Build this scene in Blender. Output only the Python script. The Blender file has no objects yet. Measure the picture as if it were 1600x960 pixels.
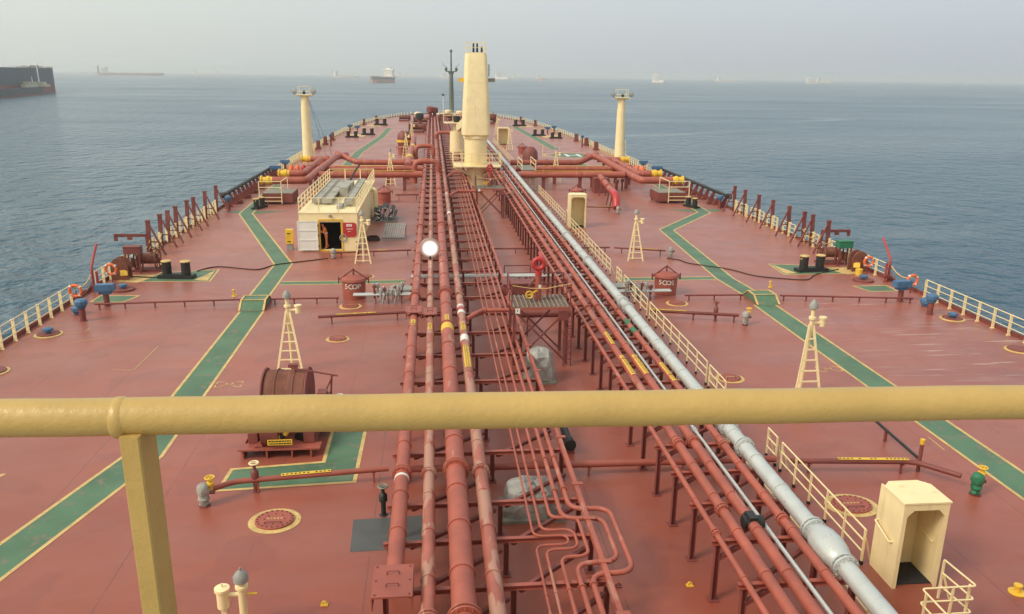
import bpy, math, random
from mathutils import Vector, Matrix
R = math.radians
random.seed(7)
scene = bpy.context.scene
COL = scene.collection

# ------------------------------------------------------------------ camera
F_PX, CAM_Z, CAM_X = 1256.0, 12.0, -4.4
PITCH, YAW, ROLL = R(16.047), R(5.655), R(0.699)
cy, sy, cp, sp, cr, sr = math.cos(YAW), math.sin(YAW), math.cos(PITCH), math.sin(PITCH), math.cos(ROLL), math.sin(ROLL)
AX_R = Vector((cy, -sy, 0)); AX_F = Vector((sy*cp, cy*cp, -sp)); AX_U = Vector((sy*sp, cy*sp, cp))
CX = AX_R*cr + AX_U*sr; CY = AX_U*cr - AX_R*sr
cam_d = bpy.data.cameras.new('camera'); cam = bpy.data.objects.new('camera', cam_d); COL.objects.link(cam)
cam_d.sensor_width = 36; cam_d.lens = 36*F_PX/1600; cam_d.clip_start = 0.05; cam_d.clip_end = 120000
M = Matrix((CX, CY, -AX_F)).transposed().to_4x4(); M.translation = (CAM_X, 0, CAM_Z)
cam.matrix_world = M
scene.camera = cam

# ------------------------------------------------------------------ sky, sun, exposure
SUN_AZ, SUN_EL = R(-117), R(42)          # azimuth clockwise from the bow: over the port quarter, behind the viewer
world = bpy.data.worlds.new('World'); scene.world = world; world.use_nodes = True
wn = world.node_tree.nodes; wl = world.node_tree.links; wn.clear()
wo = wn.new('ShaderNodeOutputWorld'); wb = wn.new('ShaderNodeBackground')
sky = wn.new('ShaderNodeTexSky'); sky.sky_type = 'NISHITA'; sky.sun_disc = False
sky.sun_elevation = SUN_EL; sky.sun_rotation = SUN_AZ
sky.air_density = 1.0; sky.dust_density = 5.0; sky.ozone_density = 1.0; sky.altitude = 0
hz = wn.new('ShaderNodeMix'); hz.data_type = 'RGBA'; hz.inputs['Factor'].default_value = 0.7
# humid haze veil: paler and warmer toward the veiled sun, bluer away from it
SUN_V = (math.sin(SUN_AZ)*math.cos(SUN_EL), math.cos(SUN_AZ)*math.cos(SUN_EL), math.sin(SUN_EL))
wtc = wn.new('ShaderNodeTexCoord'); wdot = wn.new('ShaderNodeVectorMath'); wdot.operation = 'DOT_PRODUCT'; wdot.inputs[1].default_value = SUN_V
wl.new(wtc.outputs['Generated'], wdot.inputs[0])
wmr = wn.new('ShaderNodeMapRange'); wmr.inputs['From Min'].default_value = -1.0; wmr.inputs['From Max'].default_value = 1.0
wl.new(wdot.outputs['Value'], wmr.inputs['Value'])
wveil = wn.new('ShaderNodeMix'); wveil.data_type = 'RGBA'; wveil.inputs['A'].default_value = (3.35, 3.75, 4.65, 1); wveil.inputs['B'].default_value = (7.8, 8.0, 6.35, 1)
wl.new(wmr.outputs['Result'], wveil.inputs['Factor']); wl.new(wveil.outputs['Result'], hz.inputs['B'])
wl.new(sky.outputs['Color'], hz.inputs['A']); wl.new(hz.outputs['Result'], wb.inputs['Color'])
wb.inputs['Strength'].default_value = 0.13
wl.new(wb.outputs['Background'], wo.inputs['Surface'])
sun_d = bpy.data.lights.new('sun', 'SUN'); sun_d.energy = 1.5; sun_d.angle = R(15); sun_d.color = (1.0, 0.9, 0.74)
sun = bpy.data.objects.new('sun', sun_d); COL.objects.link(sun)
sd = Vector((math.sin(SUN_AZ)*math.cos(SUN_EL), math.cos(SUN_AZ)*math.cos(SUN_EL), math.sin(SUN_EL)))
sun.rotation_euler = sd.to_track_quat('Z', 'Y').to_euler(); sun.location = (-60, -40, 60)
vs = scene.view_settings; vs.view_transform = 'Standard'; vs.look = 'None'; vs.gamma = 1; vs.use_curve_mapping = False
vs.exposure = 0.34
scene.cycles.max_bounces = 6; scene.cycles.volume_bounces = 1; scene.cycles.use_denoising = True

def ray(px, py):
    return CX*(px-800) + CY*(480-py) + AX_F*F_PX
def at(px, py, z=0.0):
    r = ray(px, py); t = (z-CAM_Z)/r.z
    return Vector((CAM_X+r.x*t, r.y*t, z))
def aty(px, py, y):
    r = ray(px, py); t = y/r.y
    return Vector((CAM_X+r.x*t, y, CAM_Z+r.z*t))

# ------------------------------------------------------------------ materials
def nodes_of(name):
    m = bpy.data.materials.new(name); m.use_nodes = True
    nt = m.node_tree; return m, nt, nt.nodes['Principled BSDF']
def mapped(nt, scale):
    g = nt.nodes.new('ShaderNodeNewGeometry'); mp = nt.nodes.new('ShaderNodeMapping')
    mp.inputs['Scale'].default_value = scale if isinstance(scale, (tuple, list)) else (scale,)*3
    nt.links.new(g.outputs['Position'], mp.inputs['Vector']); return mp.outputs['Vector']
def noise(nt, scale, detail=4, rough=0.6, sc=1.0):
    n = nt.nodes.new('ShaderNodeTexNoise'); n.inputs['Scale'].default_value = sc
    n.inputs['Detail'].default_value = detail; n.inputs['Roughness'].default_value = rough
    nt.links.new(mapped(nt, scale), n.inputs['Vector']); return n.outputs['Fac']
def ramp(nt, fac, a, b, lo=0.0, hi=1.0):
    r = nt.nodes.new('ShaderNodeMapRange'); r.inputs['From Min'].default_value = a; r.inputs['From Max'].default_value = b
    r.inputs['To Min'].default_value = lo; r.inputs['To Max'].default_value = hi
    nt.links.new(fac, r.inputs['Value']); return r.outputs['Result']
def mix(nt, fac, a, b):
    m = nt.nodes.new('ShaderNodeMix'); m.data_type = 'RGBA'
    for s, v in (('Factor', fac), ('A', a), ('B', b)):
        if hasattr(v, 'is_linked') or hasattr(v, 'links'): nt.links.new(v, m.inputs[s])
        elif s == 'Factor': m.inputs[s].default_value = v
        else: m.inputs[s].default_value = (*v, 1)
    return m.outputs['Result']
def math_n(nt, op, a, b=None):
    m = nt.nodes.new('ShaderNodeMath'); m.operation = op
    for i, v in enumerate((a, b)):
        if v is None: continue
        if hasattr(v, 'links'): nt.links.new(v, m.inputs[i])
        else: m.inputs[i].default_value = v
    return m.outputs[0]
def bump(nt, bsdf, h, strength, dist):
    b = nt.nodes.new('ShaderNodeBump'); b.inputs['Strength'].default_value = strength; b.inputs['Distance'].default_value = dist
    nt.links.new(h, b.inputs['Height']); nt.links.new(b.outputs['Normal'], bsdf.inputs['Normal'])
def paint(name, rgb, rough=0.5, var=0.25, scale=1.2, wear=None, wear_at=0.66, metal=0.0, bmp=0.15, bscale=30, runs=None):
    m, nt, b = nodes_of(name)
    dark = tuple(c*(1-var) for c in rgb); light = tuple(min(1, c*(1+var*0.6)) for c in rgb)
    c = mix(nt, ramp(nt, noise(nt, scale, 6), 0.3, 0.7), dark, light)
    if wear:
        c = mix(nt, ramp(nt, noise(nt, scale*3.1, 8, 0.7), wear_at, wear_at+0.08, 0, 0.85), c, wear)
    if runs:   # rust runs and drip marks down the plates
        c = mix(nt, ramp(nt, noise(nt, (5, 5, 0.35), 5, 0.7), 0.58, 0.8, 0, 0.55), c, runs)
    nt.links.new(c, b.inputs['Base Color'])
    nt.links.new(ramp(nt, noise(nt, scale*2, 4), 0.3, 0.7, rough-0.1, rough+0.12), b.inputs['Roughness'])
    b.inputs['Metallic'].default_value = metal
    if bmp: bump(nt, b, noise(nt, bscale, 3), bmp, 0.01)
    return m
def worn_pipe(name, rgb, pale, amount):
    m, nt, b = nodes_of(name)
    c = mix(nt, ramp(nt, noise(nt, 1.3, 6), 0.3, 0.7), tuple(v*0.8 for v in rgb), tuple(v*1.15 for v in rgb))
    seg = ramp(nt, noise(nt, (2.3, 0.55, 0.0), 2, 0.7), amount, amount+0.03)
    c = mix(nt, math_n(nt, 'MULTIPLY', seg, 0.6), c, pale)
    c = mix(nt, ramp(nt, noise(nt, 4.5, 8, 0.75), 0.67, 0.74, 0, 0.6), c, (0.16, 0.05, 0.03))
    nt.links.new(c, b.inputs['Base Color']); b.inputs['Roughness'].default_value = 0.5
    bump(nt, b, noise(nt, 14, 3), 0.12, 0.01); return m
RED = (0.33, 0.085, 0.06)
MAT = dict(
    red=paint('red_oxide_paint', RED, 0.5, 0.2, 0.9, (0.17, 0.06, 0.04), 0.68),
    darkred=paint('maroon_steel_paint', (0.2, 0.052, 0.045), 0.55, 0.25, 1.1, (0.12, 0.045, 0.03), 0.62),
    rust=paint('rusty_steel', (0.19, 0.065, 0.042), 0.75, 0.4, 2.5, (0.26, 0.11, 0.06), 0.6),
    davit=paint('dull_red_paint', (0.36, 0.05, 0.05), 0.5, 0.2, 1.5, (0.2, 0.06, 0.04), 0.68),
    bright=paint('signal_red_paint', (0.46, 0.035, 0.038), 0.4, 0.15),
    pipe=worn_pipe('red_pipe_paint', (0.36, 0.092, 0.062), (0.42, 0.2, 0.15), 0.62),
    pipe_worn=worn_pipe('faded_pipe_paint', (0.35, 0.105, 0.075), (0.45, 0.27, 0.2), 0.47),
    cream=paint('cream_paint', (0.86, 0.71, 0.41), 0.45, 0.08, 1.4, (0.5, 0.3, 0.14), 0.7, runs=(0.5, 0.34, 0.17)),
    rail=paint('yellow_cream_rail_paint', (0.48, 0.315, 0.1), 0.36, 0.09, 9, (0.33, 0.17, 0.07), 0.735, 0, 0.13, 95),
    yellow=paint('yellow_paint', (0.75, 0.46, 0.04), 0.5, 0.14, 2, (0.4, 0.2, 0.06), 0.72),
    line=paint('ochre_line_paint', (0.6, 0.41, 0.16), 0.6, 0.25, 2.2, (0.33, 0.14, 0.08), 0.58),
    green=paint('green_walkway_paint', (0.08, 0.165, 0.095), 0.55, 0.3, 0.7, (0.2, 0.15, 0.11), 0.55),
    greenp=paint('green_valve_paint', (0.025, 0.17, 0.085), 0.5, 0.2),
    white=paint('white_paint', (0.74, 0.72, 0.68), 0.5, 0.08, 2),
    grey=paint('grey_paint', (0.3, 0.3, 0.28), 0.6, 0.2, 2),
    patch=paint('dark_grey_patch_paint', (0.085, 0.085, 0.085), 0.5, 0.2, 2),
    roofgrey=paint('weathered_grey_panel', (0.36, 0.34, 0.29), 0.6, 0.25, 1.5, (0.2, 0.15, 0.1), 0.63),
    silver=paint('silver_paint', (0.56, 0.58, 0.57), 0.34, 0.1, 2.0, (0.42, 0.4, 0.36), 0.72, 0.35),
    galv=paint('galvanised_steel', (0.45, 0.46, 0.46), 0.42, 0.2, 4, None, 0.7, 0.6),
    black=paint('black_paint', (0.018, 0.019, 0.02), 0.5, 0.3, 3),
    rubber=paint('black_rubber', (0.05, 0.028, 0.026), 0.7, 0.3, 3),
    blue=paint('blue_paint', (0.06, 0.145, 0.27), 0.5, 0.25, 2.5, (0.1, 0.13, 0.2), 0.66),
    orange=paint('orange_buoy', (0.8, 0.16, 0.05), 0.55, 0.1, 4),
    cloth=paint('canvas_cover', (0.34, 0.33, 0.3), 0.9, 0.3, 5),
    plastic=paint('plastic_sheet', (0.3, 0.29, 0.275), 0.45, 0.3, 4),
    grating=paint('steel_grating', (0.24, 0.23, 0.19), 0.7, 0.3, 5),
    dark=paint('dark_interior', (0.02, 0.02, 0.024), 0.8, 0.2),
    mast=paint('grey_green_mast_paint', (0.13, 0.16, 0.15), 0.55, 0.2),
    skin=paint('skin', (0.3, 0.15, 0.09), 0.6, 0.1),
    suit=paint('orange_coverall_cloth', (0.72, 0.22, 0.07), 0.85, 0.2, 6),
    hull_blue=paint('blue_grey_hull_paint', (0.075, 0.095, 0.125), 0.6, 0.2, 0.1),
    hull_dark=paint('dark_hull_paint', (0.06, 0.07, 0.085), 0.6, 0.2, 0.1),
    hull_red=paint('red_antifouling', (0.26, 0.09, 0.085), 0.7, 0.2, 0.1),
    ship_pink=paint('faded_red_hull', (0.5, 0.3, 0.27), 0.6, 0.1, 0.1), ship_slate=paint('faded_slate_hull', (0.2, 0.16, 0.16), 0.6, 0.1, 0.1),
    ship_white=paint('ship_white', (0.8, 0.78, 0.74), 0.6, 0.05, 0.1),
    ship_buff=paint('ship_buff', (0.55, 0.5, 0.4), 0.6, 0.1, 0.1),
)
# deck plating paint
def deck_material():
    m, nt, b = nodes_of('red_deck_paint')
    c = mix(nt, ramp(nt, noise(nt, 0.11, 6, 0.65), 0.3, 0.72), (0.22, 0.042, 0.022), (0.345, 0.078, 0.041))
    c = mix(nt, ramp(nt, noise(nt, (0.07, 0.35, 1), 5, 0.7), 0.42, 0.75, 0, 0.6), c, (0.29, 0.105, 0.078))     # washed streaks
    c = mix(nt, ramp(nt, noise(nt, 0.45, 3, 0.4), 0.58, 0.6, 0, 0.32), c, (0.2, 0.042, 0.032))               # touched-up patches
    c = mix(nt, ramp(nt, noise(nt, 2.2, 9, 0.72), 0.57, 0.76, 0, 0.6), c, (0.15, 0.06, 0.042))               # dirt
    c = mix(nt, ramp(nt, noise(nt, 9, 6, 0.7), 0.70, 0.76, 0, 0.4), c, (0.42, 0.25, 0.2))                    # worn specks
    c = mix(nt, ramp(nt, noise(nt, (0.5, 5.0, 1), 5, 0.75), 0.6, 0.75, 0, 0.3), c, (0.36, 0.16, 0.12))          # fine athwart scuffs
    c = mix(nt, ramp(nt, noise(nt, (0.16, 0.16, 1), 3, 0.6), 0.52, 0.72, 0, 0.35), c, (0.17, 0.055, 0.05))       # darker grimy areas
    # weld seams between the plates
    br = nt.nodes.new('ShaderNodeTexBrick'); br.inputs['Scale'].default_value = 1.0
    br.inputs['Mortar Size'].default_value = 0.022; br.inputs['Mortar Smooth'].default_value = 0.4
    br.inputs['Brick Width'].default_value = 3.1; br.inputs['Row Height'].default_value = 14.0
    br.inputs['Color1'].default_value = br.inputs['Color2'].default_value = (0, 0, 0, 1); br.inputs['Mortar'].default_value = (1, 1, 1, 1)
    nt.links.new(mapped(nt, 1.0), br.inputs['Vector'])
    seam = math_n(nt, 'MULTIPLY', br.outputs['Fac'], ramp(nt, noise(nt, 0.5, 3), 0.3, 0.55))
    c = mix(nt, math_n(nt, 'MULTIPLY', seam, 0.75), c, (0.13, 0.045, 0.035))
    # pale scrape marks, mostly on the starboard side
    g = nt.nodes.new('ShaderNodeNewGeometry'); sx = nt.nodes.new('ShaderNodeSeparateXYZ'); nt.links.new(g.outputs['Position'], sx.inputs[0])
    zone = math_n(nt, 'MULTIPLY', math_n(nt, 'MULTIPLY', ramp(nt, sx.outputs['X'], 13.5, 17), ramp(nt, sx.outputs['Y'], 44, 39)), ramp(nt, sx.outputs['Y'], 25, 30))
    n1 = nt.nodes.new('ShaderNodeTexNoise'); mp = nt.nodes.new('ShaderNodeMapping')
    mp.inputs['Rotation'].default_value = (0, 0, R(12)); mp.inputs['Scale'].default_value = (0.3, 6.5, 1)
    nt.links.new(g.outputs['Position'], mp.inputs['Vector']); nt.links.new(mp.outputs['Vector'], n1.inputs['Vector'])
    n1.inputs['Scale'].default_value = 1; n1.inputs['Detail'].default_value = 6
    scr = math_n(nt, 'MULTIPLY', ramp(nt, n1.outputs['Fac'], 0.6, 0.67), zone)
    c = mix(nt, math_n(nt, 'MULTIPLY', scr, 0.7), c, (0.55, 0.45, 0.4))
    nt.links.new(c, b.inputs['Base Color'])
    nt.links.new(ramp(nt, noise(nt, 0.3, 5), 0.3, 0.7, 0.3, 0.46), b.inputs['Roughness'])
    b.inputs['Sheen Weight'].default_value = 0.17; b.inputs['Sheen Roughness'].default_value = 0.45; b.inputs['Sheen Tint'].default_value = (1, .8, .75, 1); b.inputs['Specular IOR Level'].default_value = 0.55
    h = math_n(nt, 'ADD', math_n(nt, 'MULTIPLY', noise(nt, (0.35, 0.35, 1), 2), 1.0), math_n(nt, 'MULTIPLY', noise(nt, 6, 4), 0.03))
    h = math_n(nt, 'ADD', h, math_n(nt, 'MULTIPLY', seam, 0.05))
    bump(nt, b, h, 0.36, 0.12)
    return m
MAT['deck'] = deck_material()
def sea_material():
    m, nt, b = nodes_of('sea_water')
    big = noise(nt, (0.004, 0.011, 1), 4, 0.6)
    # drifting foam and slick lines
    ln = math_n(nt, 'ABSOLUTE', math_n(nt, 'SUBTRACT', noise(nt, (0.0012, 0.0035, 1), 2, 0.45), 0.5))
    ln = math_n(nt, 'MULTIPLY', ramp(nt, ln, 0.012, 0.0), ramp(nt, noise(nt, (0.01, 0.01, 1), 2), 0.4, 0.6))
    wc = mix(nt, ramp(nt, big, 0.3, 0.7), (0.032, 0.085, 0.135), (0.075, 0.13, 0.175))
    nt.links.new(mix(nt, math_n(nt, 'MULTIPLY', ln, 0.6), wc, (0.22, 0.27, 0.3)), b.inputs['Base Color'])
    nt.links.new(ramp(nt, big, 0.35, 0.65, 0.26, 0.15), b.inputs['Roughness'])
    b.inputs['IOR'].default_value = 1.333
    w1 = noise(nt, (0.2, 0.17, 1), 3, 0.55); w2 = noise(nt, (0.6, 0.7, 1), 3, 0.6)
    h = math_n(nt, 'ADD', math_n(nt, 'MULTIPLY', w1, 5.0), math_n(nt, 'MULTIPLY', w2, 1.1))
    bump(nt, b, h, 0.75, 1.0)
    return m
MAT['sea'] = sea_material()
def emission(name, rgb, s):
    m, nt, b = nodes_of(name); b.inputs['Base Color'].default_value = (*rgb, 1)
    b.inputs['Emission Color'].default_value = (*rgb, 1); b.inputs['Emission Strength'].default_value = s; return m
def glare_disc_material():  # emissive face of the added glare disc, no lamp of the ship
    m, nt, b = nodes_of('glare_disc'); tc = nt.nodes.new('ShaderNodeTexCoord'); sp_ = nt.nodes.new('ShaderNodeSeparateXYZ'); nt.links.new(tc.outputs['Object'], sp_.inputs[0])
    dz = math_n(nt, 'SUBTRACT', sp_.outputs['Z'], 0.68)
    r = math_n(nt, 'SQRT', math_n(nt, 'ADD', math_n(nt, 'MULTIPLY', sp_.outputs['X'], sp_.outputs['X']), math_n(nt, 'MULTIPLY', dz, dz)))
    e = math_n(nt, 'POWER', ramp(nt, r, 0.6, 0.0), 2.4)     # glare painted as emission, fading from the disc's middle to its rim
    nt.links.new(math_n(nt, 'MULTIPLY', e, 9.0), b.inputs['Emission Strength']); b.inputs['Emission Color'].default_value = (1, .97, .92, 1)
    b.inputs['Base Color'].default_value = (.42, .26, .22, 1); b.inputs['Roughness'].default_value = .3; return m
MAT['lamp'] = glare_disc_material()  # painted glare, used only on the added disc

# ------------------------------------------------------------------ mesh helpers
class MB:
    def __init__(s): s.v = []; s.f = []
    def _add(s, vs, fs):
        o = len(s.v); s.v += [tuple(v) for v in vs]; s.f += [tuple(i+o for i in f) for f in fs]; return s
    def box(s, c, d, rz=0.0, rx=0.0, ry=0.0):
        m = Matrix.Rotation(rz, 3, 'Z') @ Matrix.Rotation(ry, 3, 'Y') @ Matrix.Rotation(rx, 3, 'X'); c = Vector(c)
        vs = [c + m @ Vector((x*d[0]/2, y*d[1]/2, z*d[2]/2)) for z in (-1, 1) for y in (-1, 1) for x in (-1, 1)]
        return s._add(vs, [(0, 2, 3, 1), (4, 5, 7, 6), (0, 1, 5, 4), (2, 6, 7, 3), (0, 4, 6, 2), (1, 3, 7, 5)])
    def bb(s, x0, x1, y0, y1, z0, z1): return s.box(((x0+x1)/2, (y0+y1)/2, (z0+z1)/2), (x1-x0, y1-y0, z1-z0))
    def bar(s, p0, p1, w, h=None):
        p0, p1 = Vector(p0), Vector(p1); d = (p1-p0).normalized(); h = h or w
        up = Vector((0, 0, 1)) if abs(d.z) < 0.95 else Vector((0, 1, 0))
        x = d.cross(up).normalized(); y = x.cross(d)
        vs = [p + x*(a*w/2) + y*(b*h/2) for p in (p0, p1) for a, b in ((-1, -1), (1, -1), (1, 1), (-1, 1))]
        return s._add(vs, [(3, 2, 1, 0), (4, 5, 6, 7), (0, 1, 5, 4), (1, 2, 6, 5), (2, 3, 7, 6), (3, 0, 4, 7)])
    def tube(s, pts, r, n=8, cap=True):
        pts = [Vector(p) for p in pts]; rs = r if isinstance(r, (list, tuple)) else [r]*len(pts)
        ref = None; vs = []
        for i, p in enumerate(pts):
            if i == 0: d = pts[1]-p
            elif i == len(pts)-1: d = p-pts[i-1]
            else: d = (pts[i+1]-p).normalized()+(p-pts[i-1]).normalized()
            d.normalize()
            if ref is None: ref = d.orthogonal().normalized() if abs(d.z) > 0.9 else d.cross(Vector((0, 0, 1))).normalized()
            ref = (ref-d*ref.dot(d)).normalized(); y = d.cross(ref)
            vs += [p+(ref*math.cos(a)+y*math.sin(a))*rs[i] for a in (2*math.pi*k/n for k in range(n))]
        fs = [(i*n+k, i*n+(k+1) % n, (i+1)*n+(k+1) % n, (i+1)*n+k) for i in range(len(pts)-1) for k in range(n)]
        if cap: fs += [tuple(range(n-1, -1, -1)), tuple((len(pts)-1)*n+k for k in range(n))]
        return s._add(vs, fs)
    def lathe(s, prof, c=(0, 0, 0), n=14, axis='z'):
        c = Vector(c); vs = []
        for r, z in prof:
            for k in range(n):
                a = 2*math.pi*k/n; p = (r*math.cos(a), r*math.sin(a), z)
                if axis == 'y': p = (p[0], p[2], -p[1])
                if axis == 'x': p = (p[2], p[1], -p[0])
                vs.append(c+Vector(p))
        fs = [(i*n+k, i*n+(k+1) % n, (i+1)*n+(k+1) % n, (i+1)*n+k) for i in range(len(prof)-1) for k in range(n)]
        fs += [tuple(range(n-1, -1, -1)), tuple((len(prof)-1)*n+k for k in range(n))]
        return s._add(vs, fs)
    def cyl(s, c, r, z0, z1, n=14, axis='z', r2=None):
        return s.lathe([(r, z0), (r if r2 is None else r2, z1)], c, n, axis)
    def torus(s, c, R0, r, n=20, k=8, axis='z', a0=0.0, a1=2*math.pi):
        c = Vector(c); full = abs(a1-a0-2*math.pi) < 1e-4; m = n if full else n+1; vs = []
        for i in range(m):
            a = a0+(a1-a0)*i/n
            for j in range(k):
                b = 2*math.pi*j/k; q = R0+r*math.cos(b); p = (q*math.cos(a), q*math.sin(a), r*math.sin(b))
                if axis == 'y': p = (p[0], p[2], p[1])
                if axis == 'x': p = (p[2], p[0], p[1])
                vs.append(c+Vector(p))
        fs = [(i*k+j, ((i+1) % m)*k+j, ((i+1) % m)*k+(j+1) % k, i*k+(j+1) % k) for i in range(n) for j in range(k)]
        return s._add(vs, fs)
    def prism(s, pts, z0, z1):
        n = len(pts); vs = [(p[0], p[1], z0) for p in pts]+[(p[0], p[1], z1) for p in pts]
        return s._add(vs, [tuple(range(n-1, -1, -1)), tuple(range(n, 2*n))]+[(i, (i+1) % n, n+(i+1) % n, n+i) for i in range(n)])
    def sheet(s, pts, z):
        n = len(pts); return s._add([(p[0], p[1], z) for p in pts], [tuple(range(n))])
    def mesh(s, name, mat, smooth=False):
        me = bpy.data.meshes.new(name); me.from_pydata(s.v, [], s.f)
        import bmesh
        bm = bmesh.new(); bm.from_mesh(me); bmesh.ops.recalc_face_normals(bm, faces=bm.faces); bm.to_mesh(me); bm.free()
        me.materials.append(MAT[mat])
        if smooth:
            me.polygons.foreach_set('use_smooth', [True]*len(me.polygons)); me.set_sharp_from_angle(angle=R(42))
        return me
    def build(s, name, mat, parent=None, smooth=False, loc=None):
        o = link(name, s.mesh(name, mat, smooth), parent, loc)
        if name in ('lettering', 'bolt', 'window', 'stencil_marking'): o['kind'] = 'stuff'
        return o
def link(name, data, parent=None, loc=None):
    o = bpy.data.objects.new(name, data); COL.objects.link(o)
    if parent: o.parent = parent
    if loc is not None: o.location = loc
    return o
def tag(o, label, cat, group=None):
    o['label'] = label; o['category'] = cat
    if group: o['group'] = group
    return o
def struct(o): o['kind'] = 'structure'; return o
def thing(name, loc, label, cat, group=None, rz=0.0):
    o = link(name, None, None, loc); o.rotation_euler.z = rz; o.empty_display_size = 0.3
    return tag(o, label, cat, group)
def dup(src, loc, label, rz=0.0, mirror=False):
    def cp_(o, par):
        c = o.copy(); COL.objects.link(c); c.parent = par
        for ch in KIDS.get(o.name, list(o.children)): cp_(ch, c)
        return c
    c = cp_(src, None); c.location = loc; c.rotation_euler.z = rz; c['label'] = label
    if mirror: c.scale.x = -1
    return c
KIDS = {}
def text_mesh(txt, size, mat, depth=0.004):
    cu = bpy.data.curves.new('txt', 'FONT'); cu.body = txt; cu.size = size; cu.extrude = depth; cu.align_x = 'CENTER'; cu.align_y = 'CENTER'
    cu.resolution_u = 2
    o = bpy.data.objects.new('txt', cu); COL.objects.link(o); dg = bpy.context.evaluated_depsgraph_get()
    me = bpy.data.meshes.new_from_object(o.evaluated_get(dg)); COL.objects.unlink(o); bpy.data.objects.remove(o)
    me.materials.clear(); me.materials.append(MAT[mat]); return me
def arc(c, r, a0, a1, n, plane):
    out = []
    for i in range(n+1):
        a = a0+(a1-a0)*i/n; u, v = r*math.cos(a), r*math.sin(a)
        out.append(Vector(c)+Vector({'xy': (u, v, 0), 'xz': (u, 0, v), 'yz': (0, u, v)}[plane]))
    return out
def bend(pts, rad, n=5):
    """polyline with rounded corners"""
    pts = [Vector(p) for p in pts]; out = [pts[0]]
    for i in range(1, len(pts)-1):
        p, a, b = pts[i], (pts[i-1]-pts[i]), (pts[i+1]-pts[i])
        d = min(rad, a.length*0.48, b.length*0.48); a.normalize(); b.normalize()
        s, e = p+a*d, p+b*d
        for k in range(n+1):
            t = k/n; out.append(s*(1-t)**2+p*2*t*(1-t)+e*t*t)
    return out+[pts[-1]]

# ------------------------------------------------------------------ setting: sea, hull, deck
SEA = -10.0
struct(MB().sheet([(-26000, -3000), (26000, -3000), (26000, 26000), (-26000, 26000)], SEA).build('sea', 'sea'))
HB = [(-22, 23.9), (0, 23.9), (60, 23.9), (150, 23.9), (175, 23.5), (193, 22.8), (210, 21.5), (225, 19.7), (238, 17.2), (250, 13.8), (260, 9.6), (266, 5.5), (269, 0.0)]
def hb(y):
    for (a, b), (c, d) in zip(HB, HB[1:]):
        if a <= y <= c: return b+(d-b)*(y-a)/(c-a)
    return 0.0
outline = [(-b, a) for a, b in HB]+[(b, a) for a, b in reversed(HB[:-1])]
deck = struct(MB().sheet(outline, 0.0).build('deck', 'deck'))
hull = MB(); n = len(outline)
lo = [(x*0.98, y*0.985 if y > 200 else y, SEA-1.5) for x, y in outline]; hi = [(x, y, -0.02) for x, y in outline]
hull._add(lo+hi, [(i, (i+1) % n, n+(i+1) % n, n+i) for i in range(n)])
struct(hull.build('hull', 'darkred'))
gun = MB()
for sgn in (-1, 1):
    ys = [-20, 150, 175, 193, 210, 225, 238, 250, 260, 266]
    for a, b in zip(ys, ys[1:]): gun.bar((sgn*(hb(a)-0.06), a, 0.1), (sgn*(hb(b)-0.06), b, 0.1), 0.05, 0.24)
struct(gun.build('gunwale', 'darkred'))
# accommodation front the viewer stands on (outside the frame, it carries the near handrail)
acc = struct(MB().bb(-16, 16, -14, 0.2, 0.002, 10.30).build('accommodation_front', 'cream'))
struct(MB().bb(-16, 16, -6, 1.22, 10.302, 10.42).build('bridge_platform', 'grey'))

# painted walkways and markings on the deck
def offs(path, d):
    out = []
    for i, p in enumerate(path):
        p = Vector(p); ns = []
        for j in (i-1, i):
            if 0 <= j < len(path)-1:
                t = Vector(path[j+1])-Vector(path[j]); t.normalize(); ns.append(Vector((t.y, -t.x)))
        nn = sum(ns, Vector((0, 0))); nn.normalize(); out.append(p+nn*(d/max(0.4, nn.dot(ns[0]))))
    return out
def strip(path, d0, d1, z, mat, name):
    a, b = offs(path, d0), offs(path, d1); m = MB()
    for i in range(len(path)-1): m.sheet([a[i], b[i], b[i+1], a[i+1]], z)
    return m.build(name, mat, deck)
def walkway(path, w):
    strip(path, -w/2, w/2, 0.004, 'green', 'walkway_paint')
    strip(path, -w/2-0.06, -w/2+0.06, 0.008, 'line', 'border_line'); strip(path, w/2-0.06, w/2+0.06, 0.008, 'line', 'border_line')
walkway([(-17.4, 12), (-13.92, 24.75), (-13.97, 41.4)], 1.2)
walkway([(-14.2, 43.6), (-14.25, 52.4), (-21.0, 72.6), (-21.6, 92)], 1.1)
walkway([(13.6, 14), (13.7, 41.2)], 1.2)
walkway([(13.85, 43.2), (13.6, 47.2), (14.55, 63.6), (20.6, 72.2), (21.6, 92)], 1.1)
walkway([(-13.55, 47.3), (-6.2, 47.4)], 0.75); walkway([(7.0, 47.3), (12.9, 47.3)], 0.75)
walkway([(-16.1, 112), (-16.2, 132), (-14.6, 165), (-14.4, 192)], 1.35); walkway([(16.4, 138), (15.6, 200)], 1.6)
walkway([(16.6, 108), (16.4, 116)], 1.5)
def pad(pts, mat='green', border=True, w=0.12, z=0.0045):
    MB().sheet(pts, z).build('painted_pad', mat, deck)
    if border:
        m = MB(); q = [Vector(p) for p in pts]
        for i in range(len(q)):
            a, b = q[i], q[(i+1) % len(q)]; t = (b-a).normalized(); nn = Vector((t.y, -t.x))*w/2
            m.sheet([a-nn-t*w/2, b-nn+t*w/2, b+nn+t*w/2, a+nn-t*w/2], z+0.004+0.0004*i)
        m.build('border_line', 'line', deck)
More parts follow.
